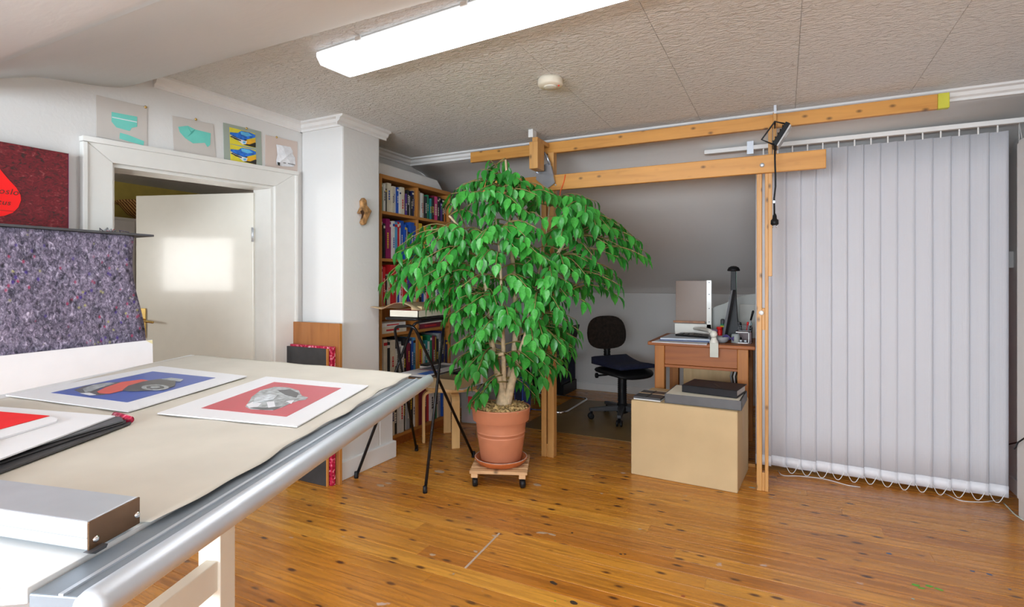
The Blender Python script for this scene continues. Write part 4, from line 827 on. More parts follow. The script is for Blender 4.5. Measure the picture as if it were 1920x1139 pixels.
pr = tag(MB().prism([(-2.53, 3.36, SZ), (-2.12, 3.40, SZ), (-2.12, 3.80, SZ), (-2.50, 3.84, SZ)], (0, 0, 0.0035)).build('paper_sheets', M['paper']), 'loose white papers between the stool and the flat box', 'papers')
mg = thing('magazine_stack', 'small stack of magazines on the flat box below the print folder', 'magazines', (-2.40, 3.46, SZ+0.0805))
for k in range(6): MB().box((-0.10+random.uniform(-.006, .006), -0.07, k*0.0148), (0.02+random.uniform(-.006, .006), 0.10, k*0.0148+0.0142), 0.001).build('magazine', BM[['white', 'grey', 'navy', 'cream', 'white', 'black'][k]], mg, local=True)
pz = SZ+0.169
p3 = thing('print_folder', 'white folder with small blue prints between the folding stand legs', 'folder', (-2.36, 3.15, pz))
def legat(f, t, z): k = (z-0.008)/(t.z-0.008); return stub(f).lerp(t, k)
lc = [legat(f, t, pz+0.008) for f, t in ((fA, tA), (fB, tB), (fC, tC), (fD, tD))]
xl_ = max(lc[2].x, lc[3].x)+0.014; xr_ = min(lc[0].x, lc[1].x)-0.014
print('FOLDER', xl_, xr_, [tuple(round(c, 3) for c in p) for p in lc])
fp = [V((xl_, 2.88, 0)), V((xl_, 3.44, 0)), V((xr_, 3.42, 0)), V((xr_, 2.88, 0))]
MB().prism([p+UP*(pz+0.012) for p in fp], (0, 0, -0.010)).build('folder', M['darkgrey'], p3); MB().prism([p+UP*(pz+0.016) for p in fp], (0, 0, -0.0035)).build('sheet', M['paper'], p3)
def fuv(pts, k): return MB().prism([V((xl_+(xr_-xl_)*a, 2.88+0.54*b, pz+0.0165+k)) for a, b in pts], (0, 0, 0.0005))
fuv([(0.12, 0.45), (0.12, 0.85), (0.60, 0.85), (0.60, 0.45)], 0).build('picture', plain('print_slate', (0.12, 0.16, 0.20), 0.5, var=0.3), p3); fuv([(0.55, 0.10), (0.55, 0.38), (0.88, 0.38), (0.88, 0.10)], 0).build('picture', B_, p3); fuv([(0.10, 0.39), (0.10, 0.42), (0.90, 0.42), (0.90, 0.39)], 0.0006).build('picture_stripe', BM['magenta'], p3)
lb = thing('black_pouch', 'flat black pouch lying on the flat cardboard box', 'pouch', (-2.24, 3.66, SZ+0.081))
MB().box((-0.08, -0.12, 0), (0.09, 0.10, 0.018), 0.008).build('body', M['black'], lb, local=True); MB().box((-0.08, 0.0, 0.018), (0.09, 0.012, 0.0195)).build('zip', M['grey'], lb, local=True)
pbx = thing('plastic_box', 'clear plastic carry box with red label behind the stool', 'box', (-2.44, 4.14, 0), math.radians(8))
MB().box((-0.12, -0.07, 0), (0.13, 0.16, 0.27), 0.012).build('body', M['clearplastic'], pbx, local=True)
MB().box((-0.125, -0.075, 0.26), (0.135, 0.165, 0.285), 0.008).build('lid', M['clearplastic'], pbx, local=True)
MB().box((-0.05, -0.0735, 0.13), (0.09, -0.0705, 0.24)).build('label', plain('label_red', (0.60, 0.02, 0.03), 0.5), pbx, local=True); MB().box((0.02, -0.085, 0.05), (0.05, -0.070, 0.11), 0.004).build('latch', M['black'], pbx, local=True)
MB().tube(rounded([(-0.05, 0.04, 0.285), (-0.05, 0.04, 0.33), (0.07, 0.04, 0.33), (0.07, 0.04, 0.285)], 0.02), 0.008, 8).build('handle', M['black'], pbx, local=True)
MB().box((-0.10, -0.05, 0.012), (0.10, 0.13, 0.06), 0.006).build('contents', BM['red'], pbx, local=True)

# ================================================================== BLUE CONTAINER, DARK BAG, BLACK CABINET, CANTILEVER CHAIR
MB_ = thing('blue_binder', 'bright blue binder standing behind the flower pot', 'binder', (-2.19, 4.57, 0), math.radians(10))
MB().box((-0.04, -0.14, 0), (0.04, 0.14, 0.34), 0.004).build('cover', M['blue'], MB_, local=True); MB().box((-0.032, -0.145, 0.01), (0.032, 0.135, 0.33)).build('pages', M['navy'], MB_, local=True); MB().lathe([(0.014, 0), (0.014, 0.003), (0.010, 0.003)], (0.0, -0.1455, 0.07), 14, axis=(0, -1, 0)).build('finger_ring', M['chrome'], MB_, local=True)
bg_ = thing('dark_blue_bag', 'dark navy bag slumped on the floor behind the flower pot', 'bag', (-2.42, 4.45, 0), 0.2)
MB().grid(lambda u, v: V(((u-0.5)*0.30*(1-0.3*v), (0.10-0.06*v)*math.sin(u*math.pi)-0.02, 0.26*v+0.02*math.sin(u*7)*v)), 14, 10, thick=(0, -0.09, 0)).build('body', M['navy'], bg_, local=True); MB().tube([(-0.06, -0.03, 0.25), (-0.04, -0.03, 0.31), (0.04, -0.03, 0.31), (0.06, -0.03, 0.25)], 0.008, 7).build('handle', M['black'], bg_, local=True)
pc = thing('black_cabinet', 'black low cabinet with dark blue panel against the back wall', 'cabinet', (-2.42, 5.70, 0))
MB().box((-0.24, -0.20, 0), (0.26, 0.22, 0.66), 0.008).build('body', M['black'], pc, local=True); MB().box((0.26, -0.16, 0.14), (0.268, 0.18, 0.62), 0.004).build('side_panel', M['navy'], pc, local=True); MB().box((0.255, -0.20, 0.0), (0.275, 0.22, 0.12), 0.004).build('foot_panel', M['black'], pc, local=True)
cc = thing('cantilever_chair', 'black cantilever chair with chrome floor tube behind the fig tree', 'chair', (-2.14, 5.08, 0))
fr = rounded([(-0.36, -0.34, 0.45), (-0.36, -0.34, 0.013), (0.30, -0.34, 0.013), (0.30, 0.36, 0.013), (-0.36, 0.36, 0.013), (-0.36, 0.36, 0.45)], 0.08, 6)
MB().tube(fr, 0.0125, 12).build('floor_tube', M['chrome'], cc, local=True)
for yy in (-0.34, 0.36): MB().tube(rounded([(-0.36, yy, 0.44), (-0.36, yy, 0.46), (0.12, yy*0.85, 0.43), (0.20, yy*0.85, 0.80)], 0.06, 5), 0.0125, 10).build('frame_tube', M['chrome'], cc, local=True)
MB().box((-0.34, -0.29, 0.455), (0.12, 0.31, 0.495), 0.015).build('seat', M['black'], cc, local=True); MB().prism([(0.13, -0.28, 0.52), (0.13, 0.30, 0.52), (0.20, 0.30, 0.80), (0.20, -0.28, 0.80)], (0.03, 0, 0)).build('backrest', M['black'], cc, local=True, bev=0.01)
fm = tag(MB().box((-2.02, 4.16, 0.0), (-0.72, 5.42, 0.004), 0.0).build('floor_mat', M['mat']), 'olive brown floor mat under the office chair', 'mat')

# ================================================================== OFFICE CHAIR
oc = thing('office_chair', 'black brown swivel office chair with ribbed column before the back wall', 'chair', (-1.31, 4.82, 0.004), math.radians(-38))
def shell(w, h, t, bulge, z0, x0, tilt=0.0, e=3.0, ztop=0.86):
    bm = bmesh.new(); bmesh.ops.create_uvsphere(bm, u_segments=32, v_segments=18, radius=1.0)
    for q in bm.verts:
        x, y_, z_ = q.co
        r = math.sqrt(y_*y_+z_*z_)
        if r > 1e-5:
            k = (abs(y_/r)**e+abs(z_/r)**e)**(-1.0/e); y_, z_ = y_*k, z_*k
        taper = 1-0.10*max(0, z_)
        Y = y_*w/2*taper; Z = z_*h/2; X = math.copysign(abs(x)**0.55, x)*t/2-bulge*(1-(Y/(w/2))**2)
        q.co = V((x0+X-tilt*Z, Y, z0+Z))
    return MB().bm(bm, smooth=True)
shell(0.43, 0.31, 0.075, -0.0, 0.765, -0.24, 0.10).build('backrest', M['felt_black'], oc, local=True)
m = MB().lathe([(0.028 if i % 2 else 0.034, 0.46+0.012*i) for i in range(17)], (-0.235, 0, 0), 16); m.build('back_stem', M['black'], oc, local=True)
bm = bmesh.new(); bmesh.ops.create_uvsphere(bm, u_segments=36, v_segments=14, radius=1.0)
for q in bm.verts:
    x, y_, z_ = q.co; r = math.hypot(x, y_)
    if r > 1e-5: k = (abs(x/r)**3+abs(y_/r)**3)**(-1/3); x, y_ = x*k, y_*k
    q.co = V((0.02+x*0.235, y_*0.235, 0.44+math.copysign(abs(z_)**0.7, z_)*0.032-0.035*max(0, x)**3))
MB().bm(bm, smooth=True).build('seat', M['black'], oc, local=True)
MB().box((-0.12, -0.10, 0.385), (0.12, 0.10, 0.42), 0.012).build('mechanism', M['black'], oc, local=True)
MB().tube([(-0.24, 0, 0.47), (-0.20, 0, 0.40), (0, 0, 0.395)], 0.016, 8).build('back_arm', M['black'], oc, local=True)
lv = MB().tube([(-0.10, -0.09, 0.39), (-0.13, -0.17, 0.385)], 0.009, 8).build('lever', M['black'], oc, local=True); MB().lathe([(0.012, -0.015), (0.024, -0.01), (0.024, 0.01), (0.012, 0.015)], (-0.135, -0.185, 0.385), 14, axis=(0.3, 1, 0)).build('knob', M['black'], lv, local=True)
MB().lathe([(0.035 if i % 2 else 0.043, 0.13+0.0085*i) for i in range(29)], seg=18).build('ribbed_column', M['black'], oc, local=True)
MB().lathe([(0.03, 0.05), (0.05, 0.06), (0.055, 0.10), (0.045, 0.14), (0.03, 0.145)], seg=20).build('hub', M['black'], oc, local=True)
for k in range(5):
    a = math.radians(72*k+102); d = V((math.cos(a), math.sin(a), 0)); n_ = V((-d.y, d.x, 0))
    L = 0.30; v0 = [d*0.03+n_*0.026, d*L+n_*0.020, d*L-n_*0.020, d*0.03-n_*0.026]
    arm = MB().add([p+UP*z for p, z in zip(v0, (0.075, 0.072, 0.072, 0.075))]+[p+UP*z for p, z in zip(v0, (0.125, 0.100, 0.100, 0.125))], [(3, 2, 1, 0), (4, 5, 6, 7), (0, 1, 5, 4), (1, 2, 6, 5), (2, 3, 7, 6), (3, 0, 4, 7)]).build('base_arm', M['darkgrey'], oc, local=True, bev=0.006)
    w_ = MB()
    for s in (-1, 1): w_.lathe([(0.012, -0.008), (0.026, -0.008), (0.028, 0), (0.026, 0.008), (0.012, 0.008)], d*(L-0.015)+n_*(0.017*s)+UP*0.028, 18, axis=n_)
    w_.box(d*(L-0.02)+V((-0.008, -0.008, 0.03)), d*(L-0.02)+V((0.008, 0.008, 0.08))); w_.build('castor', M['black'], arm, local=True)
cu2 = thing('seat_cushion', 'dark navy seat cushion lying on the office chair', 'cushion', (-1.31, 4.82, 0.477), math.radians(-38))
def cus(u, v):
    x = -0.20+0.44*u; y_ = -0.20+0.40*v; ed = min(1, 6*min(u, 1-u, v, 1-v))**0.5
    return V((x, y_, 0.03+0.028*ed+0.045*(1-u)**2-0.03*math.sin(math.pi*u)*0.6))
MB().grid(cus, 20, 20).grid(lambda u, v: cus(u, v)*1.0-V((0, 0, cus(u, v).z))+V((0, 0, 0.002+0.012*(1-min(1, 6*min(u, 1-u, v, 1-v))**0.5))), 20, 20).build('pad', M['navy'], cu2, local=True)
me_ = cu2.children[0].data; bm = bmesh.new(); bm.from_mesh(me_); bd = [e for e in bm.edges if e.is_boundary]; bmesh.ops.bridge_loops(bm, edges=bd); bmesh.ops.recalc_face_normals(bm, faces=bm.faces[:]); bm.to_mesh(me_); bm.free()
# ================================================================== DESK AND WHAT STANDS ON IT
DX0, DX1, DYF, DYB, DZT = -0.895, -0.172, 3.985, 4.70, 0.81
dk = thing('wooden_desk', 'old red brown wooden desk beside the vertical blind', 'desk', ((DX0+DX1)/2, 4.34, 0))
MB().box((DX0, DYF, DZT-0.026), (DX1, DYB, DZT), 0.006).build('desktop', M['desk'], dk)
for x in (DX0+0.045, DX1-0.115):
    for yy in (DYF+0.03, DYB-0.10): MB().box((x, yy, 0), (x+0.07, yy+0.07, DZT-0.026), 0.004).build('leg', M['desk_v'], dk)
dr = MB().box((DX0+0.115, DYF+0.045, DZT-0.165), (DX1-0.115, DYF+0.065, DZT-0.027), 0.003).build('drawer_front', M['desk'], dk)
MB().box((DX0+0.115, DYF+0.040, DZT-0.185), (DX1-0.115, DYF+0.065, DZT-0.167), 0.002).build('rail', M['desk'], dk)
MB().box((DX0+0.115, DYB-0.07, DZT-0.15), (DX1-0.115, DYB-0.05, DZT-0.027), 0.003).build('back_apron', M['desk'], dk)
for x in (DX0+0.06, DX1-0.085): MB().box((x, DYF+0.10, DZT-0.15), (x+0.02, DYB-0.10, DZT-0.027), 0.003).build('side_apron', M['desk'], dk)
MB().box((DX1-0.13, DYF-0.02, 0.0), (DX1+0.0, DYF+0.03, 0.022), 0.003).build('foot_block', M['pine'], dk)
tag(MB().box((DX0+0.16, DYB-0.125, 0.0), (DX1-0.13, DYB-0.108, DZT-0.19), 0.002).build('plywood_board', M['plywood']), 'pale plywood board standing under the back of the desk', 'board')
cbl = thing('cable_bundle', 'black and white cables hanging by the right desk leg', 'cables', (DX1-0.14, DYF+0.25, 0))
for k, mt in enumerate(('black', 'white', 'black', 'grey')):
    x = DX1-0.125-0.012*k; MB().tube([(x, DYF+0.34, DZT-0.18), (x-0.02, DYF+0.30, 0.55), (x+0.01*k, DYF+0.28, 0.30), (x+0.012, DYF+0.26, 0.006)], 0.005, 6).build('cable', M[mt], cbl)
Z = DZT
# acrylic reading stand with arm and clamp
rs = thing('acrylic_screen', 'brown acrylic screen in a cream metal frame on the desk', 'screen', (-0.72, 4.52, Z))
YS = 4.56
def sx(px): return ony(px, 560, YS).x
def szz(py): return ony(1300, py, YS).z
MB().box((sx(1267), YS, szz(604)), (sx(1326), YS+0.005, szz(527)), 0.001).build('acrylic_pane', M['acryl'], rs)
MB().box((sx(1325), YS-0.012, szz(622)), (sx(1334.5), YS+0.012, szz(526)), 0.002).build('frame_upright', M['door_white'], rs)
MB().box((sx(1265.5), YS-0.012, szz(622)), (sx(1334), YS+0.012, szz(607.5)), 0.002).build('frame_foot', M['door_white'], rs)
MB().box((sx(1263), YS-0.016, szz(606)), (sx(1322), YS-0.001, szz(602)), 0.001).build('ledge', M['walnut'], rs)
for py in (530, 552, 578, 603): MB().lathe([(0.004, 0), (0.004, 0.002)], V((sx(1330), YS-0.012, szz(py))), 10, axis=(0, -1, 0)).build('screw', M['darkgrey'], rs)
MB().box((sx(1266), YS-0.012, Z), (sx(1332), YS+0.05, szz(621)), 0.002).build('base', M['door_white'], rs)
p0 = V((sx(1303), YS-0.02, szz(616))); p1_ = ony(1337, 625, DYF+0.012)
MB().tube([p0, p0.lerp(p1_, 0.5)+UP*0.01, p1_+V((-0.03, 0.06, 0.01)), p1_], [0.013, 0.016, 0.015, 0.012], 12).build('arm', M['door_white'], rs)
MB().lathe([(0.001, -0.026), (0.018, -0.02), (0.026, 0), (0.018, 0.02), (0.001, 0.026)], ony(1338, 627, DYF+0.012), 18).build('joint', M['door_white'], rs)
q = ony(1338, 640, DYF+0.012); MB().lathe([(0.030, Z), (0.030, Z+0.015), (0.02, Z+0.035), (0.012, q.z+0.05)], V((q.x, DYF+0.03, 0)), 18).build('clamp_base', M['door_white'], rs)
a = ony(1331, 645, DYF-0.006); b = ony(1347, 671, DYF-0.006); MB().box((a.x, DYF-0.010, b.z), (b.x, DYF-0.002, Z+0.012), 0.002).build('clamp_plate', plain('pale_green_grey_plate', (0.60, 0.60, 0.52), 0.5), rs)
# papers and folders on the desk
def dslab(pts, z0, t): return MB().prism([onz(a, b, z0+t) for a, b in pts], (0, 0, -t))
o = tag(dslab([(1222, 641), (1325, 646.5), (1329, 637), (1256, 630)], Z, 0.004).build('paper_stack', M['paper']), 'white paper sheets spread on the left of the desk', 'papers')
o = thing('blue_folder', 'blue folder with white pages on the desk', 'folder', onz(1285, 636, Z+0.004))
dslab([(1236, 637), (1332, 641), (1334, 632), (1256, 628)], Z+0.005, 0.006).build('cover', plain('folder_navy', (0.02, 0.06, 0.20), 0.4), o); dslab([(1238, 634), (1331, 637), (1333, 629.5), (1258, 626)], Z+0.0115, 0.010).build('pages', plain('page_blue_white', (0.62, 0.68, 0.76), 0.6), o)
o = thing('black_tool_roll', 'ribbed black mat rolled on the desk papers', 'tool roll', onz(1300, 626, Z+0.023))
dslab([(1266, 627), (1328, 632), (1329, 627.5), (1300, 624), (1276, 624)], Z+0.0225, 0.012).build('body', M['black'], o, bev=0.003)
for k in range(5): dslab([(1274+11*k, 626.3+k*0.8), (1278+11*k, 626.6+k*0.8), (1284+9*k, 624.4+k*0.7), (1281+9*k, 624.2+k*0.7)], Z+0.0345, 0.004).build('rib', M['darkgrey'], o)
# tilted flat display
td_ = thing('tablet_display', 'thin dark display leaning against the black desk lamp', 'display', ony(1358, 622, 4.22))
a = ony(1354, 620, 4.22); b = ony(1370, 545, 4.22); a.z = Z+0.03
dpt = V((0.012, 0.08, 0)); MB().prism([a, a+dpt, b+dpt, b], (0.016, 0, 0.004)).build('body', M['darkgrey'], td_, bev=0.002); MB().prism([a+V((-0.002, 0.008, 0.01)), a+dpt+V((-0.002, -0.008, 0.01)), b+dpt+V((-0.002, -0.008, -0.01)), b+V((-0.002, 0.008, -0.01))], (0.002, 0, 0)).build('screen', plain('violet_grey_screen', (0.16, 0.14, 0.17), 0.15), td_)
MB().box((a.x-0.01, 4.21, Z), (a.x+0.03, 4.30, a.z+0.004), 0.004).build('stand_foot', M['darkgrey'], td_)
# black tower lamp
lp = ony(1375.5, 620, 4.36)
dl_ = thing('desk_lamp', 'tall black lamp with domed top on the desk', 'lamp', (lp.x, 4.36, Z)); zt_ = ony(1375, 508, 4.36).z-Z
m = MB(); pr_ = [(0.045, 0.0), (0.042, 0.05), (0.030, 0.16), (0.021, 0.30), (0.017, zt_)]
for s in (0,):
    vs = []; fs = []
    for r, z_ in pr_: vs += [V((-r, -r*0.8, z_)), V((r, -r*0.8, z_)), V((r, r*0.8, z_)), V((-r, r*0.8, z_))]
    for i in range(len(pr_)-1):
        for j in range(4): fs.append((i*4+j, i*4+(j+1) % 4, i*4+4+(j+1) % 4, i*4+4+j))
    fs += [(3, 2, 1, 0), tuple(len(vs)-4+j for j in range(4))]; m.add(vs, fs)
m.build('column', M['black'], dl_, local=True, bev=0.003); MB().box((-0.06, -0.05, 0), (0.06, 0.06, 0.03), 0.008).build('base', M['black'], dl_, local=True)
MB().lathe([(0.020, zt_-0.004), (0.044, zt_-0.002), (0.045, zt_+0.006), (0.036, zt_+0.024), (0.018, zt_+0.034), (0.001, zt_+0.036)], seg=28).build('dome_head', M['black'], dl_, local=True)
MB().box((0.018, -0.012, 0.25), (0.0205, 0.0, zt_-0.01)).build('side_strip', plain('green_strip', (0.02, 0.16, 0.09), 0.4), dl_, local=True)
# small things
def jar(name, label, cat, px, yy, r, h, mat, lid=None, fill=None, z=None):
    p = ony(px, 620, yy); o = thing(name, label, cat, (p.x, yy, Z if z is None else z))
    MB().lathe([(r*0.9, 0), (r, 0.004), (r, h*0.82), (r*0.9, h*0.9), (r*0.9, h), (r*0.84, h), (r*0.84, h*0.88), (r*0.93, h*0.8), (r*0.93, 0.006), (0.001, 0.005)], seg=24).build('glass', mat, o, local=True)
    if lid: MB().lathe([(r*0.96, h), (r*0.96, h+0.014), (r*0.9, h+0.017), (0.001, h+0.017)], seg=24).build('lid', lid, o, local=True)
    if fill: MB().lathe([(r*0.85, 0.008), (r*0.85, h*0.55), (0.001, h*0.56)], seg=20).build('contents', fill, o, local=True)
    return o
jar('glass_jar', 'low glass jar near the front right of the desk', 'jar', 1379, 4.17, 0.030, 0.062, M['glassjar'], None, M['cream'])
jar('ink_jar', 'dark ink jar with violet lid behind the clamp arm', 'jar', 1338, 4.30, 0.030, 0.062, M['glassjar'], plain('violet_lid', (0.35, 0.28, 0.50), 0.4), M['black'])
jar('red_pot', 'small red paint pot behind the clamp arm', 'pot', 1349, 4.34, 0.022, 0.08, M['red'], M['red'])
o = thing('wire_pen_basket', 'grey wire basket of pens on the white framed box', 'pen basket', (ony(1397, 620, 4.27).x, 4.27, Z+0.082))
m = MB(); hx2, hy2, hh2 = 0.042, 0.03, 0.035
for k in range(3): 
    zz = 0.003+hh2*k/2; m.tube([(-hx2, -hy2, zz), (hx2, -hy2, zz), (hx2, hy2, zz), (-hx2, hy2, zz)], 0.0016, 4, closed=True)
for k in range(8):
    x = -hx2+2*hx2*k/7
    for s in (-1, 1): m.tube([(x, s*hy2, 0.002), (x, s*hy2, hh2)], 0.0012, 4)
m.box((-hx2, -hy2, 0.0), (hx2, hy2, 0.002)); m.build('wire_cage', M['grey'], o, local=True)
def pen(label, x, y_, tx, tz, mat, r=0.004, tipmat=None):
    b_ = V((ony(1397, 620, 4.27).x+x, 4.27+y_, Z+0.0845)); e = b_+V((tx, 0.0, tz))
    q_ = thing('pen', label, 'pen', tuple(b_), 0, 'pens in the wire basket'); MB().tube([b_, b_.lerp(e, 0.55)], r*0.7, 8).build('shaft', tipmat or mat, q_); MB().tube([b_.lerp(e, 0.5), e.lerp(b_, 0.06), e], [r, r*1.25, r*0.6], 8).build('barrel', mat, q_)
pen('long black handled brush rising from the wire basket', 0.02, 0.005, 0.035, 0.145, M['black'], 0.0065, M['alu']); pen('short red pen in the wire basket', 0.012, -0.008, 0.008, 0.062, M['red'], 0.006); pen('black pen leaning left in the wire basket', -0.02, 0.0, -0.012, 0.058, M['black'], 0.005); pen('black pen at the left end of the wire basket', -0.03, 0.01, -0.015, 0.062, M['darkgrey'], 0.006)
o = thing('framed_box', 'small box with white frame and dark red inside on the desk front', 'box', (ony(1394, 640, 4.18).x, 4.18, Z))
a = ony(1380, 640, 4.16).x-ony(1394, 640, 4.18).x; b = ony(1408.5, 640, 4.16).x-ony(1394, 640, 4.18).x
m = MB().box((a, -0.03, 0), (b, 0.14, 0.004)).box((a, -0.03, 0.078), (b, 0.14, 0.082)).box((b-0.004, -0.03, 0), (b, 0.14, 0.082)).box((a, 0.136, 0), (b, 0.14, 0.082)); m.build('body', plain('dusky_red_brown', (0.17, 0.09, 0.09), 0.4), o, local=True)
m = MB().box((a, -0.033, 0), (b-0.012, -0.03, 0.006)).box((a, -0.033, 0.076), (b-0.012, -0.03, 0.082)).box((b-0.018, -0.033, 0), (b-0.012, -0.03, 0.082)); m.build('white_frame', M['white'], o, local=True)
for k in (0.3, 0.62): MB().lathe([(0.012, 0), (0.012, 0.016), (0.009, 0.018)], (a+(b-a)*k, 0.0, 0.005), 14).build('small_cap', M['alu'], o, local=True)
o = thing('grey_bowl', 'grey plastic bowl with violet cloth behind the clamp', 'bowl', (ony(1352, 630, 4.13).x, 4.13, Z))
MB().lathe([(0.028, 0), (0.045, 0.012), (0.058, 0.045), (0.055, 0.045), (0.042, 0.016), (0.001, 0.006)], seg=26).build('bowl', M['grey'], o, local=True); MB().grid(lambda u, v: V((0.01+0.075*u, -0.03+0.06*v, 0.046+0.022*math.sin(u*4)*math.sin(v*5+1)-0.012*u)), 10, 8, thick=(0, 0, -0.003)).build('cloth', plain('violet_cloth', (0.11, 0.08, 0.28), 0.8), o, local=True)
o = thing('ink_bottle', 'tiny bottle with pale brush standing right of the wire basket', 'bottle', (ony(1407.5, 620, 4.30).x, 4.30, Z+0.082)); MB().lathe([(0.011, 0), (0.012, 0.02), (0.007, 0.03), (0.006, 0.04), (0.001, 0.041)], seg=14).build('bottle', M['black'], o, local=True); MB().lathe([(0.009, 0.036), (0.011, 0.05), (0.006, 0.064), (0.001, 0.066)], seg=12).build('bristle', plain('pale_teal', (0.45, 0.62, 0.62), 0.6), o, local=True)
o = thing('paint_tube', 'black tube with yellow and green bands behind the tilted display', 'tube', (ony(1355, 600, 4.45).x, 4.45, Z)); MB().lathe([(0.016, 0), (0.016, 0.14), (0.01, 0.15), (0.001, 0.151)], seg=16).build('body', M['darkgrey'], o, local=True); MB().lathe([(0.0165, 0.085), (0.0165, 0.10)], seg=16).build('yellow_band', Y_, o, local=True); MB().lathe([(0.0165, 0.10), (0.0165, 0.112)], seg=16).build('green_band', BM['green'], o, local=True)
# mirror with arched top behind
YM = 4.62
mi_ = thing('arched_mirror', 'grey arched mirror panel standing at the back of the desk', 'mirror', (ony(1385, 600, YM).x, YM, Z))
mp_ = [(1332, 640), (1332, 580), (1345, 574), (1358, 570), (1372, 563), (1388, 556), (1405, 552), (1424, 551), (1424, 640)]
pts = [ony(a, b, YM) for a, b in mp_]; pts[0].z = Z; pts[-1].z = Z; MB().prism(pts, (0, 0.006, 0)).build('glass', M['mirror'], mi_); MB().prism([p+V((0, 0.007, 0)) for p in pts], (0, 0.01, 0)).build('backing', M['grey'], mi_)
a = ony(1387, 571, 4.57); b = ony(1422, 625, 4.57); tag(MB().box((a.x, 4.57, Z), (b.x, 4.578, a.z), 0.001).build('grey_card', plain('stone_card', (0.50, 0.50, 0.46), 0.7)), 'stone grey card leaning before the arched mirror', 'card')

# ================================================================== CARDBOARD BOX AND WHAT LIES ON IT
cl0 = onz(1183, 889, 0); cr0 = onz(1383, 926.5, 0); ux = (cr0-cl0).normalized(); uy = V((-ux.y, ux.x, 0)); BWD = (cr0-cl0).length; BD = 0.47; BH = 0.478
cx2 = thing('cardboard_box', 'large closed brown cardboard box on the floor before the desk', 'box', tuple(cl0), math.atan2(ux.y, ux.x))
MB().box((0, 0, 0), (BWD, BD, BH), 0.006).build('carton', M['cardboard'], cx2, local=True)
MB().box((0.003, 0.0, BH-0.001), (BWD-0.003, BD/2-0.002, BH+0.003), 0.001).build('flap', M['cardboard'], cx2, local=True); MB().box((0.003, BD/2+0.002, BH-0.001), (BWD-0.003, BD-0.0, BH+0.003), 0.001).build('flap', M['cardboard'], cx2, local=True)
MB().box((BWD-0.0005, BD/2-0.03, BH*0.55), (BWD+0.0008, BD/2+0.03, BH-0.006)).build('tape', M['kraft'], cx2, local=True)
BT = BH+0.0035
def onbox(px, py, z): return WM[cx2].inverted() @ onz(px, py, z)
rz = math.atan2(ux.y, ux.x)
o = thing('document_tray', 'shallow grey tray of papers on the cardboard box', 'tray', tuple(WM[cx2] @ V((BWD-0.215, 0.20, BT))), rz+math.radians(2))
tx, ty, thh = 0.225, 0.17, 0.058
m = MB().box((-tx, -ty, 0), (tx, ty, 0.003)).box((-tx, -ty, 0), (tx, -ty+0.004, thh)).box((-tx, ty-0.004, 0), (tx, ty, thh)).box((-tx, -ty, 0), (-tx+0.004, ty, thh)).box((tx-0.004, -ty, 0), (tx, ty, thh)); m.build('tray_body', plain('slate_card', (0.11, 0.11, 0.115), 0.5, var=0.1), o, local=True)
for k in range(5): 
    s = random.uniform(-0.006, 0.006); MB().box((-tx+0.008+s, -ty+0.008, 0.004+k*0.011), (tx-0.012+s, ty-0.010, 0.0135+k*0.011)).build('paper_layer', random.choice([M['paper'], M['sheetgrey'], M['cream'], M['paper']]), o, local=True)
bz = BT+0.0595
b2 = thing('black_binder', 'closed black binder lying on the papers in the grey tray', 'binder', tuple(WM[cx2] @ V((BWD-0.17, 0.24, bz))), rz+math.radians(-5))
MB().box((-0.17, -0.13, 0), (0.165, 0.13, 0.004), 0.001).box((-0.17, -0.13, 0.042), (0.165, 0.13, 0.046), 0.001).box((-0.17, -0.13, 0), (0.165, -0.126, 0.046), 0.001).build('cover', plain('binder_black', (0.014, 0.013, 0.016), 0.55, var=0.1, Specular_IOR_Level=0.3), b2, local=True); MB().box((-0.155, -0.122, 0.005), (0.155, 0.122, 0.041)).build('pages', M['sheetgrey'], b2, local=True); MB().prism([(-0.02, 0.02, 0.046), (-0.002, 0.03, 0.046), (0.07, -0.10, 0.046), (0.05, -0.10, 0.046)], (0, 0, 0.0015)).build('elastic_strap', M['black'], b2, local=True)
b3 = thing('tied_portfolio', 'small dark portfolio tied with bands at the box left', 'portfolio', tuple(WM[cx2] @ V((0.113, 0.17, BT))), rz)
MB().box((-0.105, -0.14, 0), (0.07, 0.16, 0.006), 0.001).build('papers', M['paper'], b3, local=True); MB().box((-0.11, -0.13, 0.006), (0.068, 0.10, 0.018), 0.002).build('cover', M['darkgrey'], b3, local=True); MB().box((-0.111, -0.01, 0.0175), (0.069, 0.004, 0.0195)).build('ribbon', M['kraft'], b3, local=True); MB().box((-0.03, -0.131, 0.0175), (-0.02, 0.101, 0.0195)).build('ribbon', M['black'], b3, local=True)
MB().box((-0.10, 0.10, 0.006), (0.06, 0.155, 0.010)).build('sheet', M['cream'], b3, local=True)

# ================================================================== DUSTPAN, FLOODLIGHT, ORANGE STRAP
YP = YB-0.075
dp = thing('dustpan', 'grey metal dustpan hanging by its handle from the pine beam', 'dustpan', tuple(ony(1022, 320, YP)))
dpp = [(1006, 325), (1011, 314), (1030, 307), (1034, 312), (1041, 343), (1026, 354), (1005, 337)]
M['pan'] = plain('dustpan_steel', (0.42, 0.45, 0.50), 0.22, 0.7, var=0.08)
pp_ = [ony(a, b, YP) for a, b in dpp]; MB().prism(pp_, (0, 0.004, 0)).build('pan', M['pan'], dp)
for i in (0, 1, 3): MB().prism([pp_[i], pp_[(i+1) % 7], pp_[(i+1) % 7]+V((0, -0.020, 0)), pp_[i]+V((0, -0.020, 0))], (0.003, 0, 0.001)).build('pan_wall', M['pan'], dp)
MB().tube([ony(1031, 309, YP), ony(1026, 295, YP), ony(1020, 285.5, YP-0.01)], [0.010, 0.008, 0.0065], 10).build('handle', M['pan'], dp)
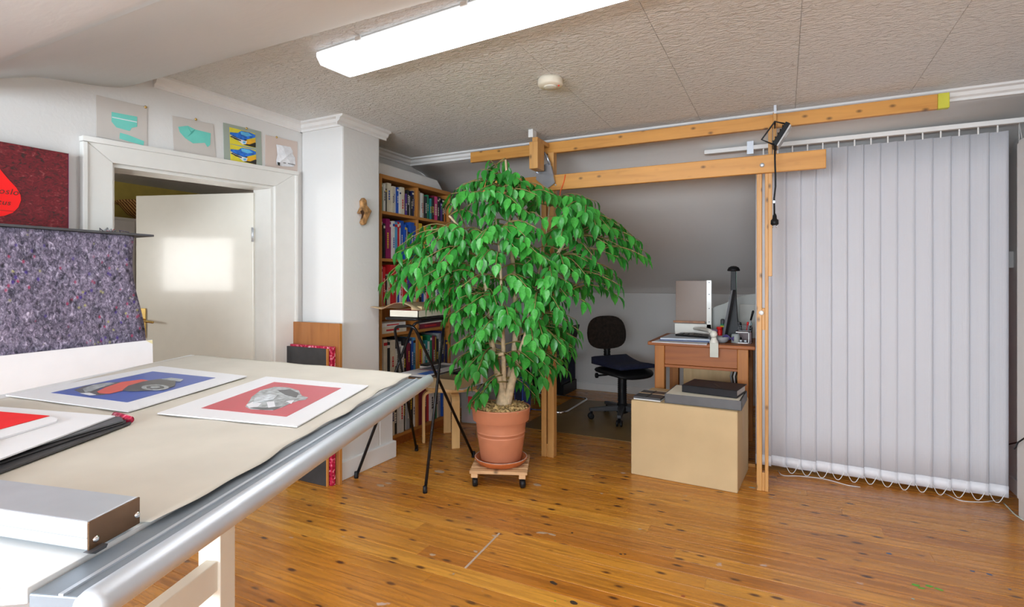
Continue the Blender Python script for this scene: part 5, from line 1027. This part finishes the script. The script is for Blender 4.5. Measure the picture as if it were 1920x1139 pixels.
MB().lathe([(0.006, 0), (0.006, 0.006), (0.002, 0.008)], ony(1042, 347, YB-0.06), 12, axis=(0, -1, 0)).build('hook', M['alu'], dp)
osr = tag(MB().tube([ony(1060, 328, YB-0.063), ony(1057, 342, YB-0.064), ony(1051, 358, YB-0.066), ony(1049, 372, YB-0.066)], 0.0035, 6).build('orange_string', plain('orange_cord', (0.85, 0.12, 0.02), 0.6)), 'orange string tied around the lower pine beam', 'string')
YL = YB-0.175
fl_ = thing('floodlight', 'black floodlight clamped at the top of the right post with dangling plug', 'lamp', tuple(ony(1455, 260, YL)))
a = ony(1482, 231, YL); b = ony(1455, 274, YL); dv = (b-a); nv = V((-dv.z, 0, dv.x)).normalized(); 
hd = MB().prism([a, b, b+V((0.0, 0.13, 0)), a+V((0, 0.13, 0))], -nv*0.026).build('housing', M['black'], fl_, bev=0.003)
a2 = a+V((0.003, 0, -0.003)); MB().prism([a+dv*0.04+V((0, 0.006, 0)), a+dv*0.96+V((0, 0.006, 0)), a+dv*0.96+V((0, 0.124, 0)), a+dv*0.04+V((0, 0.124, 0))], nv*0.008).build('glass', plain('lamp_glass_grey', (0.55, 0.55, 0.55), 0.15), hd)
for k in range(5):
    c_ = a+dv*(0.15+0.17*k)-nv*0.026; MB().prism([c_+V((0, 0.01, 0)), c_+V((0, 0.12, 0)), c_+V((0, 0.12, 0))-nv*0.008, c_+V((0, 0.01, 0))-nv*0.008], dv*0.02).build('cooling_fin', M['black'], hd)
MB().tube([ony(1471, 232, YL), ony(1453, 228, YL), ony(1428, 262, YL), ony(1452, 272, YL)], 0.005, 6).build('bracket', M['black'], fl_)
MB().tube([ony(1453, 228, YL), V((frame_x(1453), YB-0.031, ony(1453, 228, YL).z))], 0.005, 6).build('mounting_bolt', M['black'], fl_)
cp = [ony(1453, 273, YL), ony(1453, 300, YL), ony(1454, 330, YL), ony(1454, 350, YL), ony(1451.5, 372, YL), ony(1452, 402, YL)]
cb2 = MB().tube(cp, 0.0048, 8).build('cable', M['black'], fl_); MB().box(ony(1449, 376.5, YL)+V((0, -0.008, 0)), ony(1453.5, 381.5, YL)+V((0, 0.008, 0)), 0.001).build('cable_clip', M['alu'], cb2)
pg = MB().lathe([(0.006, 0), (0.010, -0.012), (0.012, -0.03), (0.020, -0.036), (0.021, -0.058), (0.017, -0.064)], ony(1452.5, 401, YL), 16).build('plug', M['black'], fl_)
pz_ = ony(1452.5, 401, YL)
for s in (-1, 1): MB().tube([pz_+V((s*0.0095, 0, -0.064)), pz_+V((s*0.0095, 0, -0.080))], 0.0024, 8).build('plug_pin', M['chrome'], pg)
# ================================================================== FIG TREE
PX, PY = -1.60, 3.02
rng = random.Random(21)
dy = thing('plant_dolly', 'slatted wooden plant dolly on black castors under the pot', 'plant dolly', (PX, PY, 0), math.radians(22))
for i in range(5):
    yy = -0.17+i*0.0715; MB().box((-0.175, yy, 0.086), (0.175, yy+0.054, 0.104), 0.002).build('slat', M['pallet'], dy, local=True)
for x in (-0.165, 0.125): MB().box((x, -0.17, 0.062), (x+0.04, 0.17, 0.086), 0.002).build('bearer', M['pallet'], dy, local=True)
for x in (-0.145, 0.145):
    for yy in (-0.14, 0.14):
        cs = MB().box((x-0.012, yy-0.012, 0.03), (x+0.012, yy+0.012, 0.063)).build('castor', M['black'], dy, local=True)
        MB().lathe([(0.012, -0.016), (0.026, -0.014), (0.029, 0), (0.026, 0.014), (0.012, 0.016)], (x, yy, 0.029), 18, axis=(1, 0.3, 0)).build('wheel', M['black'], cs, local=True)
sa = thing('clay_saucer', 'glazed clay saucer on the plant dolly', 'saucer', (PX, PY, 0.104))
MB().lathe([(0.13, 0), (0.145, 0.006), (0.168, 0.036), (0.168, 0.042), (0.160, 0.042), (0.14, 0.012), (0.001, 0.010)], seg=40).build('dish', M['saucer'], sa, local=True)
MB().tube([(0.1625*math.cos(k*math.pi/24), 0.1625*math.sin(k*math.pi/24), 0.0415) for k in range(48)], 0.0024, 6, closed=True).build('lime_rim', plain('lime_deposit', (0.50, 0.44, 0.38), 0.8, var=0.3, scale=40), sa, local=True)
ft = thing('potted_fig_tree', 'large weeping fig tree in a terracotta pot', 'plant', (PX, PY, 0.1175))
PH = 0.345
pot = MB().lathe([(0.120, 0), (0.126, 0.004), (0.150, 0.165), (0.1515, 0.170), (0.1505, 0.1705), (0.1490, 0.174), (0.1510, 0.1765), (0.1525, 0.188), (0.1540, 0.1885), (0.1540, 0.193), (0.1522, 0.194), (0.1522, 0.199), (0.1605, 0.262), (0.1608, 0.2630), (0.1755, 0.2632), (0.1762, 0.2645), (0.1845, PH-0.008), (0.1855, PH-0.006), (0.184, PH), (0.176, PH), (0.168, 0.30), (0.001, 0.298)], seg=48).build('pot', M['terracotta'], ft, local=True)
ch_ = MB()
for k in range(420):
    r = 0.172*math.sqrt(rng.random()); a = rng.random()*6.283; s = rng.uniform(0.009, 0.021); c_ = V((r*math.cos(a), r*math.sin(a), 0.330+0.016*rng.random()+0.016*(1-r/0.17)))
    R = Matrix.Rotation(rng.random()*6, 3, 'Z') @ Matrix.Rotation(rng.uniform(-0.9, 0.9), 3, 'X') @ Matrix.Rotation(rng.uniform(-0.9, 0.9), 3, 'Y')
    h_ = [V((-s, -s*0.6, -0.003)), V((s, -s*0.5, -0.003)), V((s*0.8, s*0.6, -0.003)), V((-s*0.8, s*0.5, -0.003))]
    ch_.add([c_+R @ q for q in h_]+[c_+R @ (q*0.8+V((0, 0, 0.006))) for q in h_], [(3, 2, 1, 0), (4, 5, 6, 7), (0, 1, 5, 4), (1, 2, 6, 5), (2, 3, 7, 6), (3, 0, 4, 7)])
cho = ch_.build('bark_chips', M['chips'], ft, local=True); cho['kind'] = 'stuff'
# silhouette: half widths to the left / right of the stem line at several heights (m, lateral as seen from the table side)
TD = (V((PX, PY, 0))-V((0, 0, 0))).dot(FW); K = TD/FPX
PROF = [(292, -22, 22), (310, -42, 24), (340, -72, 48), (372, -105, 135), (415, -108, 205), (450, -165, 238), (475, -205, 240), (500, -205, 212), (525, -205, 195), (545, -185, 188), (566, -130, 165), (600, -100, 132), (640, -94, 138), (670, -92, 125), (700, -88, 92), (725, -60, 35)]
XC = 945
def span(z):
    py = CY-(z-CAMH)/K
    for (a, l0, r0_), (b, l1, r1_) in zip(PROF, PROF[1:]):
        if a <= py <= b: t = (py-a)/(b-a); return (l0+(l1-l0)*t)*K, (r0_+(r1_-r0_)*t)*K
    return None
BASE = V((PX, PY, 0.115+0.31)); ROOT = WM[ft].inverted()
axis0 = (BASE-CAM); lat0 = (XC-CX)*K; depth0 = TD
def place(lat, dep, z): q = CAM+FW*(depth0+dep)+RT*(lat0+lat); return V((q.x, q.y, z))
# stems
stems = []
SP = [[(0, 0, 0.42), (-0.01, 0.0, 0.55), (-0.055, 0.0, 0.72), (-0.085, -0.02, 0.92), (-0.10, -0.03, 1.20), (-0.20, -0.05, 1.50), (-0.34, -0.06, 1.66)],
      [(0.01, 0.02, 0.42), (0.03, 0.03, 0.60), (0.07, 0.05, 0.80), (0.075, 0.05, 1.10), (0.05, 0.04, 1.45), (0.03, 0.02, 1.75), (0.01, 0.0, 2.02)],
      [(0.01, 0.0, 0.42), (0.05, -0.02, 0.62), (0.12, -0.05, 0.85), (0.22, -0.06, 1.15), (0.34, -0.05, 1.45), (0.52, -0.02, 1.66)],
      [(-0.01, 0.03, 0.42), (-0.02, 0.07, 0.65), (-0.10, 0.13, 0.95), (-0.22, 0.16, 1.25), (-0.46, 0.10, 1.42)],
      [(0.015, 0.03, 0.42), (0.04, 0.10, 0.70), (0.14, 0.17, 1.05), (0.26, 0.20, 1.40), (0.30, 0.16, 1.75)],
      [(0.0, 0.01, 0.42), (0.0, 0.0, 0.72), (-0.01, -0.08, 1.05), (-0.02, -0.14, 1.40), (-0.06, -0.12, 1.72)]]
segpts = []
for i, s_ in enumerate(SP):
    pts = [place(*p) for p in s_]; sm_ = rounded(pts, 0.2, 4); n = len(sm_)
    rad = [max(0.005, (0.028 if i < 3 else 0.018)*(1-0.78*k/n)) for k in range(n)]
    if i == 0: rad[0] = 0.050; rad[1] = 0.046; rad[2] = 0.038
    MB().tube(sm_, rad, 9).build('stem', M['bark'], ft)
    segpts += [(p, r) for p, r in zip(sm_, rad) if p.z > 0.78]
MB().tube([place(-0.05, 0, 0.76), place(-0.045, -0.03, 0.79), place(0.0, -0.06, 0.80)], [0.014, 0.013, 0.012], 9).build('cut_branch', M['bark'], ft)
# leaf shapes
def leafmesh(mat, curl, wd):
    m = MB(); n = 5; vs = []; L = 1.0
    xs = [0.0, 0.16, 0.40, 0.68, 0.86, 1.0]; ws = [0.02, 0.20, 0.26, 0.17, 0.06, 0.0]
    for x, w_ in zip(xs, ws):
        dz = -curl*x*x; w_ *= wd; vs += [V((x, -w_, dz+0.09*abs(w_)/0.26)), V((x, 0, dz-0.02)), V((x, w_, dz+0.09*abs(w_)/0.26))]
    fs = []
    for i in range(5):
        b_ = i*3; fs += [(b_, b_+1, b_+4, b_+3), (b_+1, b_+2, b_+5, b_+4)]
    fs[-2] = (12, 13, 16); fs[-1] = (13, 14, 16)
    m.add(vs, fs, True); return m
LV = [leafmesh('leaf', c, w_) for c, w_ in ((0.10, 1.0), (0.22, 0.9), (0.05, 1.15), (0.30, 0.85))]
LM = [q.mesh('leaf', M['leaf'] if i % 2 else M['leaf2']) for i, q in enumerate(LV)]
leaves = []; twig = MB()
def addleaf(p, d, up, size):
    d = d.normalized(); s = d.cross(up)
    if s.length < 1e-3: s = d.orthogonal()
    s.normalize(); u_ = s.cross(d).normalized()
    R = Matrix((d, s, u_)).transposed(); leaves.append((p, R, size, rng.randrange(4)))
def branch(tip, start):
    d = tip-start; L = d.length; n = 7; out = V((d.x, d.y, 0)); out = out.normalized() if out.length > 1e-3 else RT.copy()
    pts = []
    for k in range(n+1):
        t = k/n; pts.append(start.lerp(tip, t)+UP*(0.16*L*math.sin(math.pi*min(1, t*1.02))))
    twig.tube(pts, [0.0042*(1-0.75*k/n)+0.0008 for k in range(n+1)], 5)
    m = max(4, int(L*0.75/0.030)); 
    for k in range(m):
        t = 0.30+0.70*(k+rng.random()*0.6)/m; t = min(t, 1.0); i = min(n-1, int(t*n)); p = pts[i].lerp(pts[i+1], t*n-i)
        sd = out.cross(UP)*(1 if k % 2 else -1)
        dr = out*rng.uniform(0.1, 0.7)+sd*rng.uniform(0.1, 0.8)-UP*rng.uniform(0.5, 1.3)
        st_ = p+sd*0.008-UP*0.004
        addleaf(st_, dr, out*0.8+UP*0.7+sd*0.3+V((rng.uniform(-.4, .4), rng.uniform(-.4, .4), 0)), rng.uniform(0.055, 0.102))
    addleaf(pts[-1], out*0.5-UP, out+UP*0.4, 0.08)
cnt = 0; tips = []
ZLO, ZHI = CAMH-(722-CY)*K, CAMH-(294-CY)*K
while cnt < 265:
    z = rng.uniform(ZLO, ZHI); sp_ = span(z)
    if not sp_: continue
    l_, r_ = sp_; wdt = r_-l_
    if rng.random() > (wdt/1.36)**0.8: continue
    lat = l_+wdt*rng.random()
    if z < CAMH-(612-CY)*K and -0.14 < lat < 0.16 and rng.random() < 0.93: continue
    if lat > 0.5 and z < CAMH-(556-CY)*K: continue
    mid = (l_+r_)/2; e = min(1, abs(lat-mid)/(wdt/2)); dm = min(0.46, 0.50*wdt)*math.sqrt(max(0.03, 1-e*e))
    dep = -dm*rng.random()**0.45 if rng.random() < 0.70 else dm*0.8*rng.random()
    tip = place(lat, dep, z)
    if any((tip-q).length < 0.058 for q in tips): continue
    if dep > 0 and tip.y > YB-0.10: tip.y = YB-0.10-rng.random()*0.1
    # branch starts from a stem point nearer to the middle and somewhat lower or level
    best = None
    for p, r in segpts:
        dd = (p-tip); hz = math.hypot(dd.x, dd.y); c_ = abs(hz-0.22)+abs(p.z-(tip.z+0.02 if hz > .15 else tip.z-0.12))*0.9+rng.random()*0.10
        if best is None or c_ < best[0]: best = (c_, p)
    st0 = best[1]; d_ = tip-st0
    if d_.length > 0.42: 
        mid_ = tip-d_.normalized()*0.30; twig.tube([st0, st0.lerp(mid_, 0.5)+UP*0.05, mid_], [0.006, 0.005, 0.004], 5); st0 = mid_
    tips.append(tip); branch(tip, st0); cnt += 1
for (qx, qy, qd) in ((1214, 470, 0.0), (1196, 452, 0.1), (1180, 440, -0.1), (1205, 480, -0.12), (1164, 552, 0.0), (1155, 530, -0.15), (1166, 515, 0.1), (1080, 610, -0.15), (1070, 640, -0.1), (1062, 685, -0.1), (1045, 670, -0.2), (1075, 625, -0.05),
                     (726, 545, 0.0), (722, 525, -0.05), (738, 510, 0.0), (750, 458, -0.05), (765, 450, 0.1), (770, 545, -0.1), (808, 565, -0.1), (815, 555, -0.18), (780, 530, -0.1), (836, 590, -0.05), (850, 640, -0.1), (855, 672, -0.1), (868, 700, -0.1), (845, 620, 0.05), (885, 362, 0.0), (1020, 700, -0.1), (1000, 715, -0.1), (1090, 360, 0.0), (1130, 395, 0.0), (1155, 410, 0.05)):
    tip = place((qx-XC)*K, qd, CAMH-(qy-CY)*K-0.02); bs = min(segpts, key=lambda q: abs((q[0]-tip).length-0.34)+abs(q[0].z-tip.z-0.05)*0.5)[0]; d_ = tip-bs; st0 = tip-d_.normalized()*min(0.34, d_.length)
    if d_.length > 0.35: twig.tube([bs, bs.lerp(st0, 0.5)+UP*0.04, st0], [0.007, 0.0055, 0.0045], 5)
    branch(tip, st0); b2_ = tip+V((rng.uniform(-.05, .05), rng.uniform(-.05, .05), rng.uniform(0.02, 0.07)))-d_.normalized()*0.08; branch(b2_, st0+V((0, 0, 0.01)))
for k in range(9):       # low shoots around the pot rim
    tip = place(rng.uniform(-0.22, -0.12) if k < 5 else rng.uniform(0.08, 0.20), rng.uniform(-0.18, 0.0), rng.uniform(0.50, 0.72)); branch(tip, place(rng.uniform(-0.03, 0.04), 0, tip.z+rng.uniform(0.02, 0.12)))
tw = twig.build('twigs', M['twig'], ft); tw['kind'] = 'stuff'
vis = sorted(leaves, key=lambda q: (q[0]-CAM).length-q[2]*6)
for p, R, s_, vr in vis[:300]:
    o = bpy.data.objects.new('leaf', LM[vr]); COL.objects.link(o); o.parent = ft
    o.matrix_local = ROOT @ (Matrix.Translation(p) @ R.to_4x4() @ Matrix.Scale(s_, 4))
fo = MB()
for p, R, s_, vr in vis[300:]:
    src = LV[vr]; fo.add([p+(R @ q)*s_ for q in src.v], src.f, True, vr % 2)
f_ = fo.build('foliage', [M['leaf2'], M['leaf']], ft); f_['kind'] = 'stuff'
print('LEAVES', len(leaves))
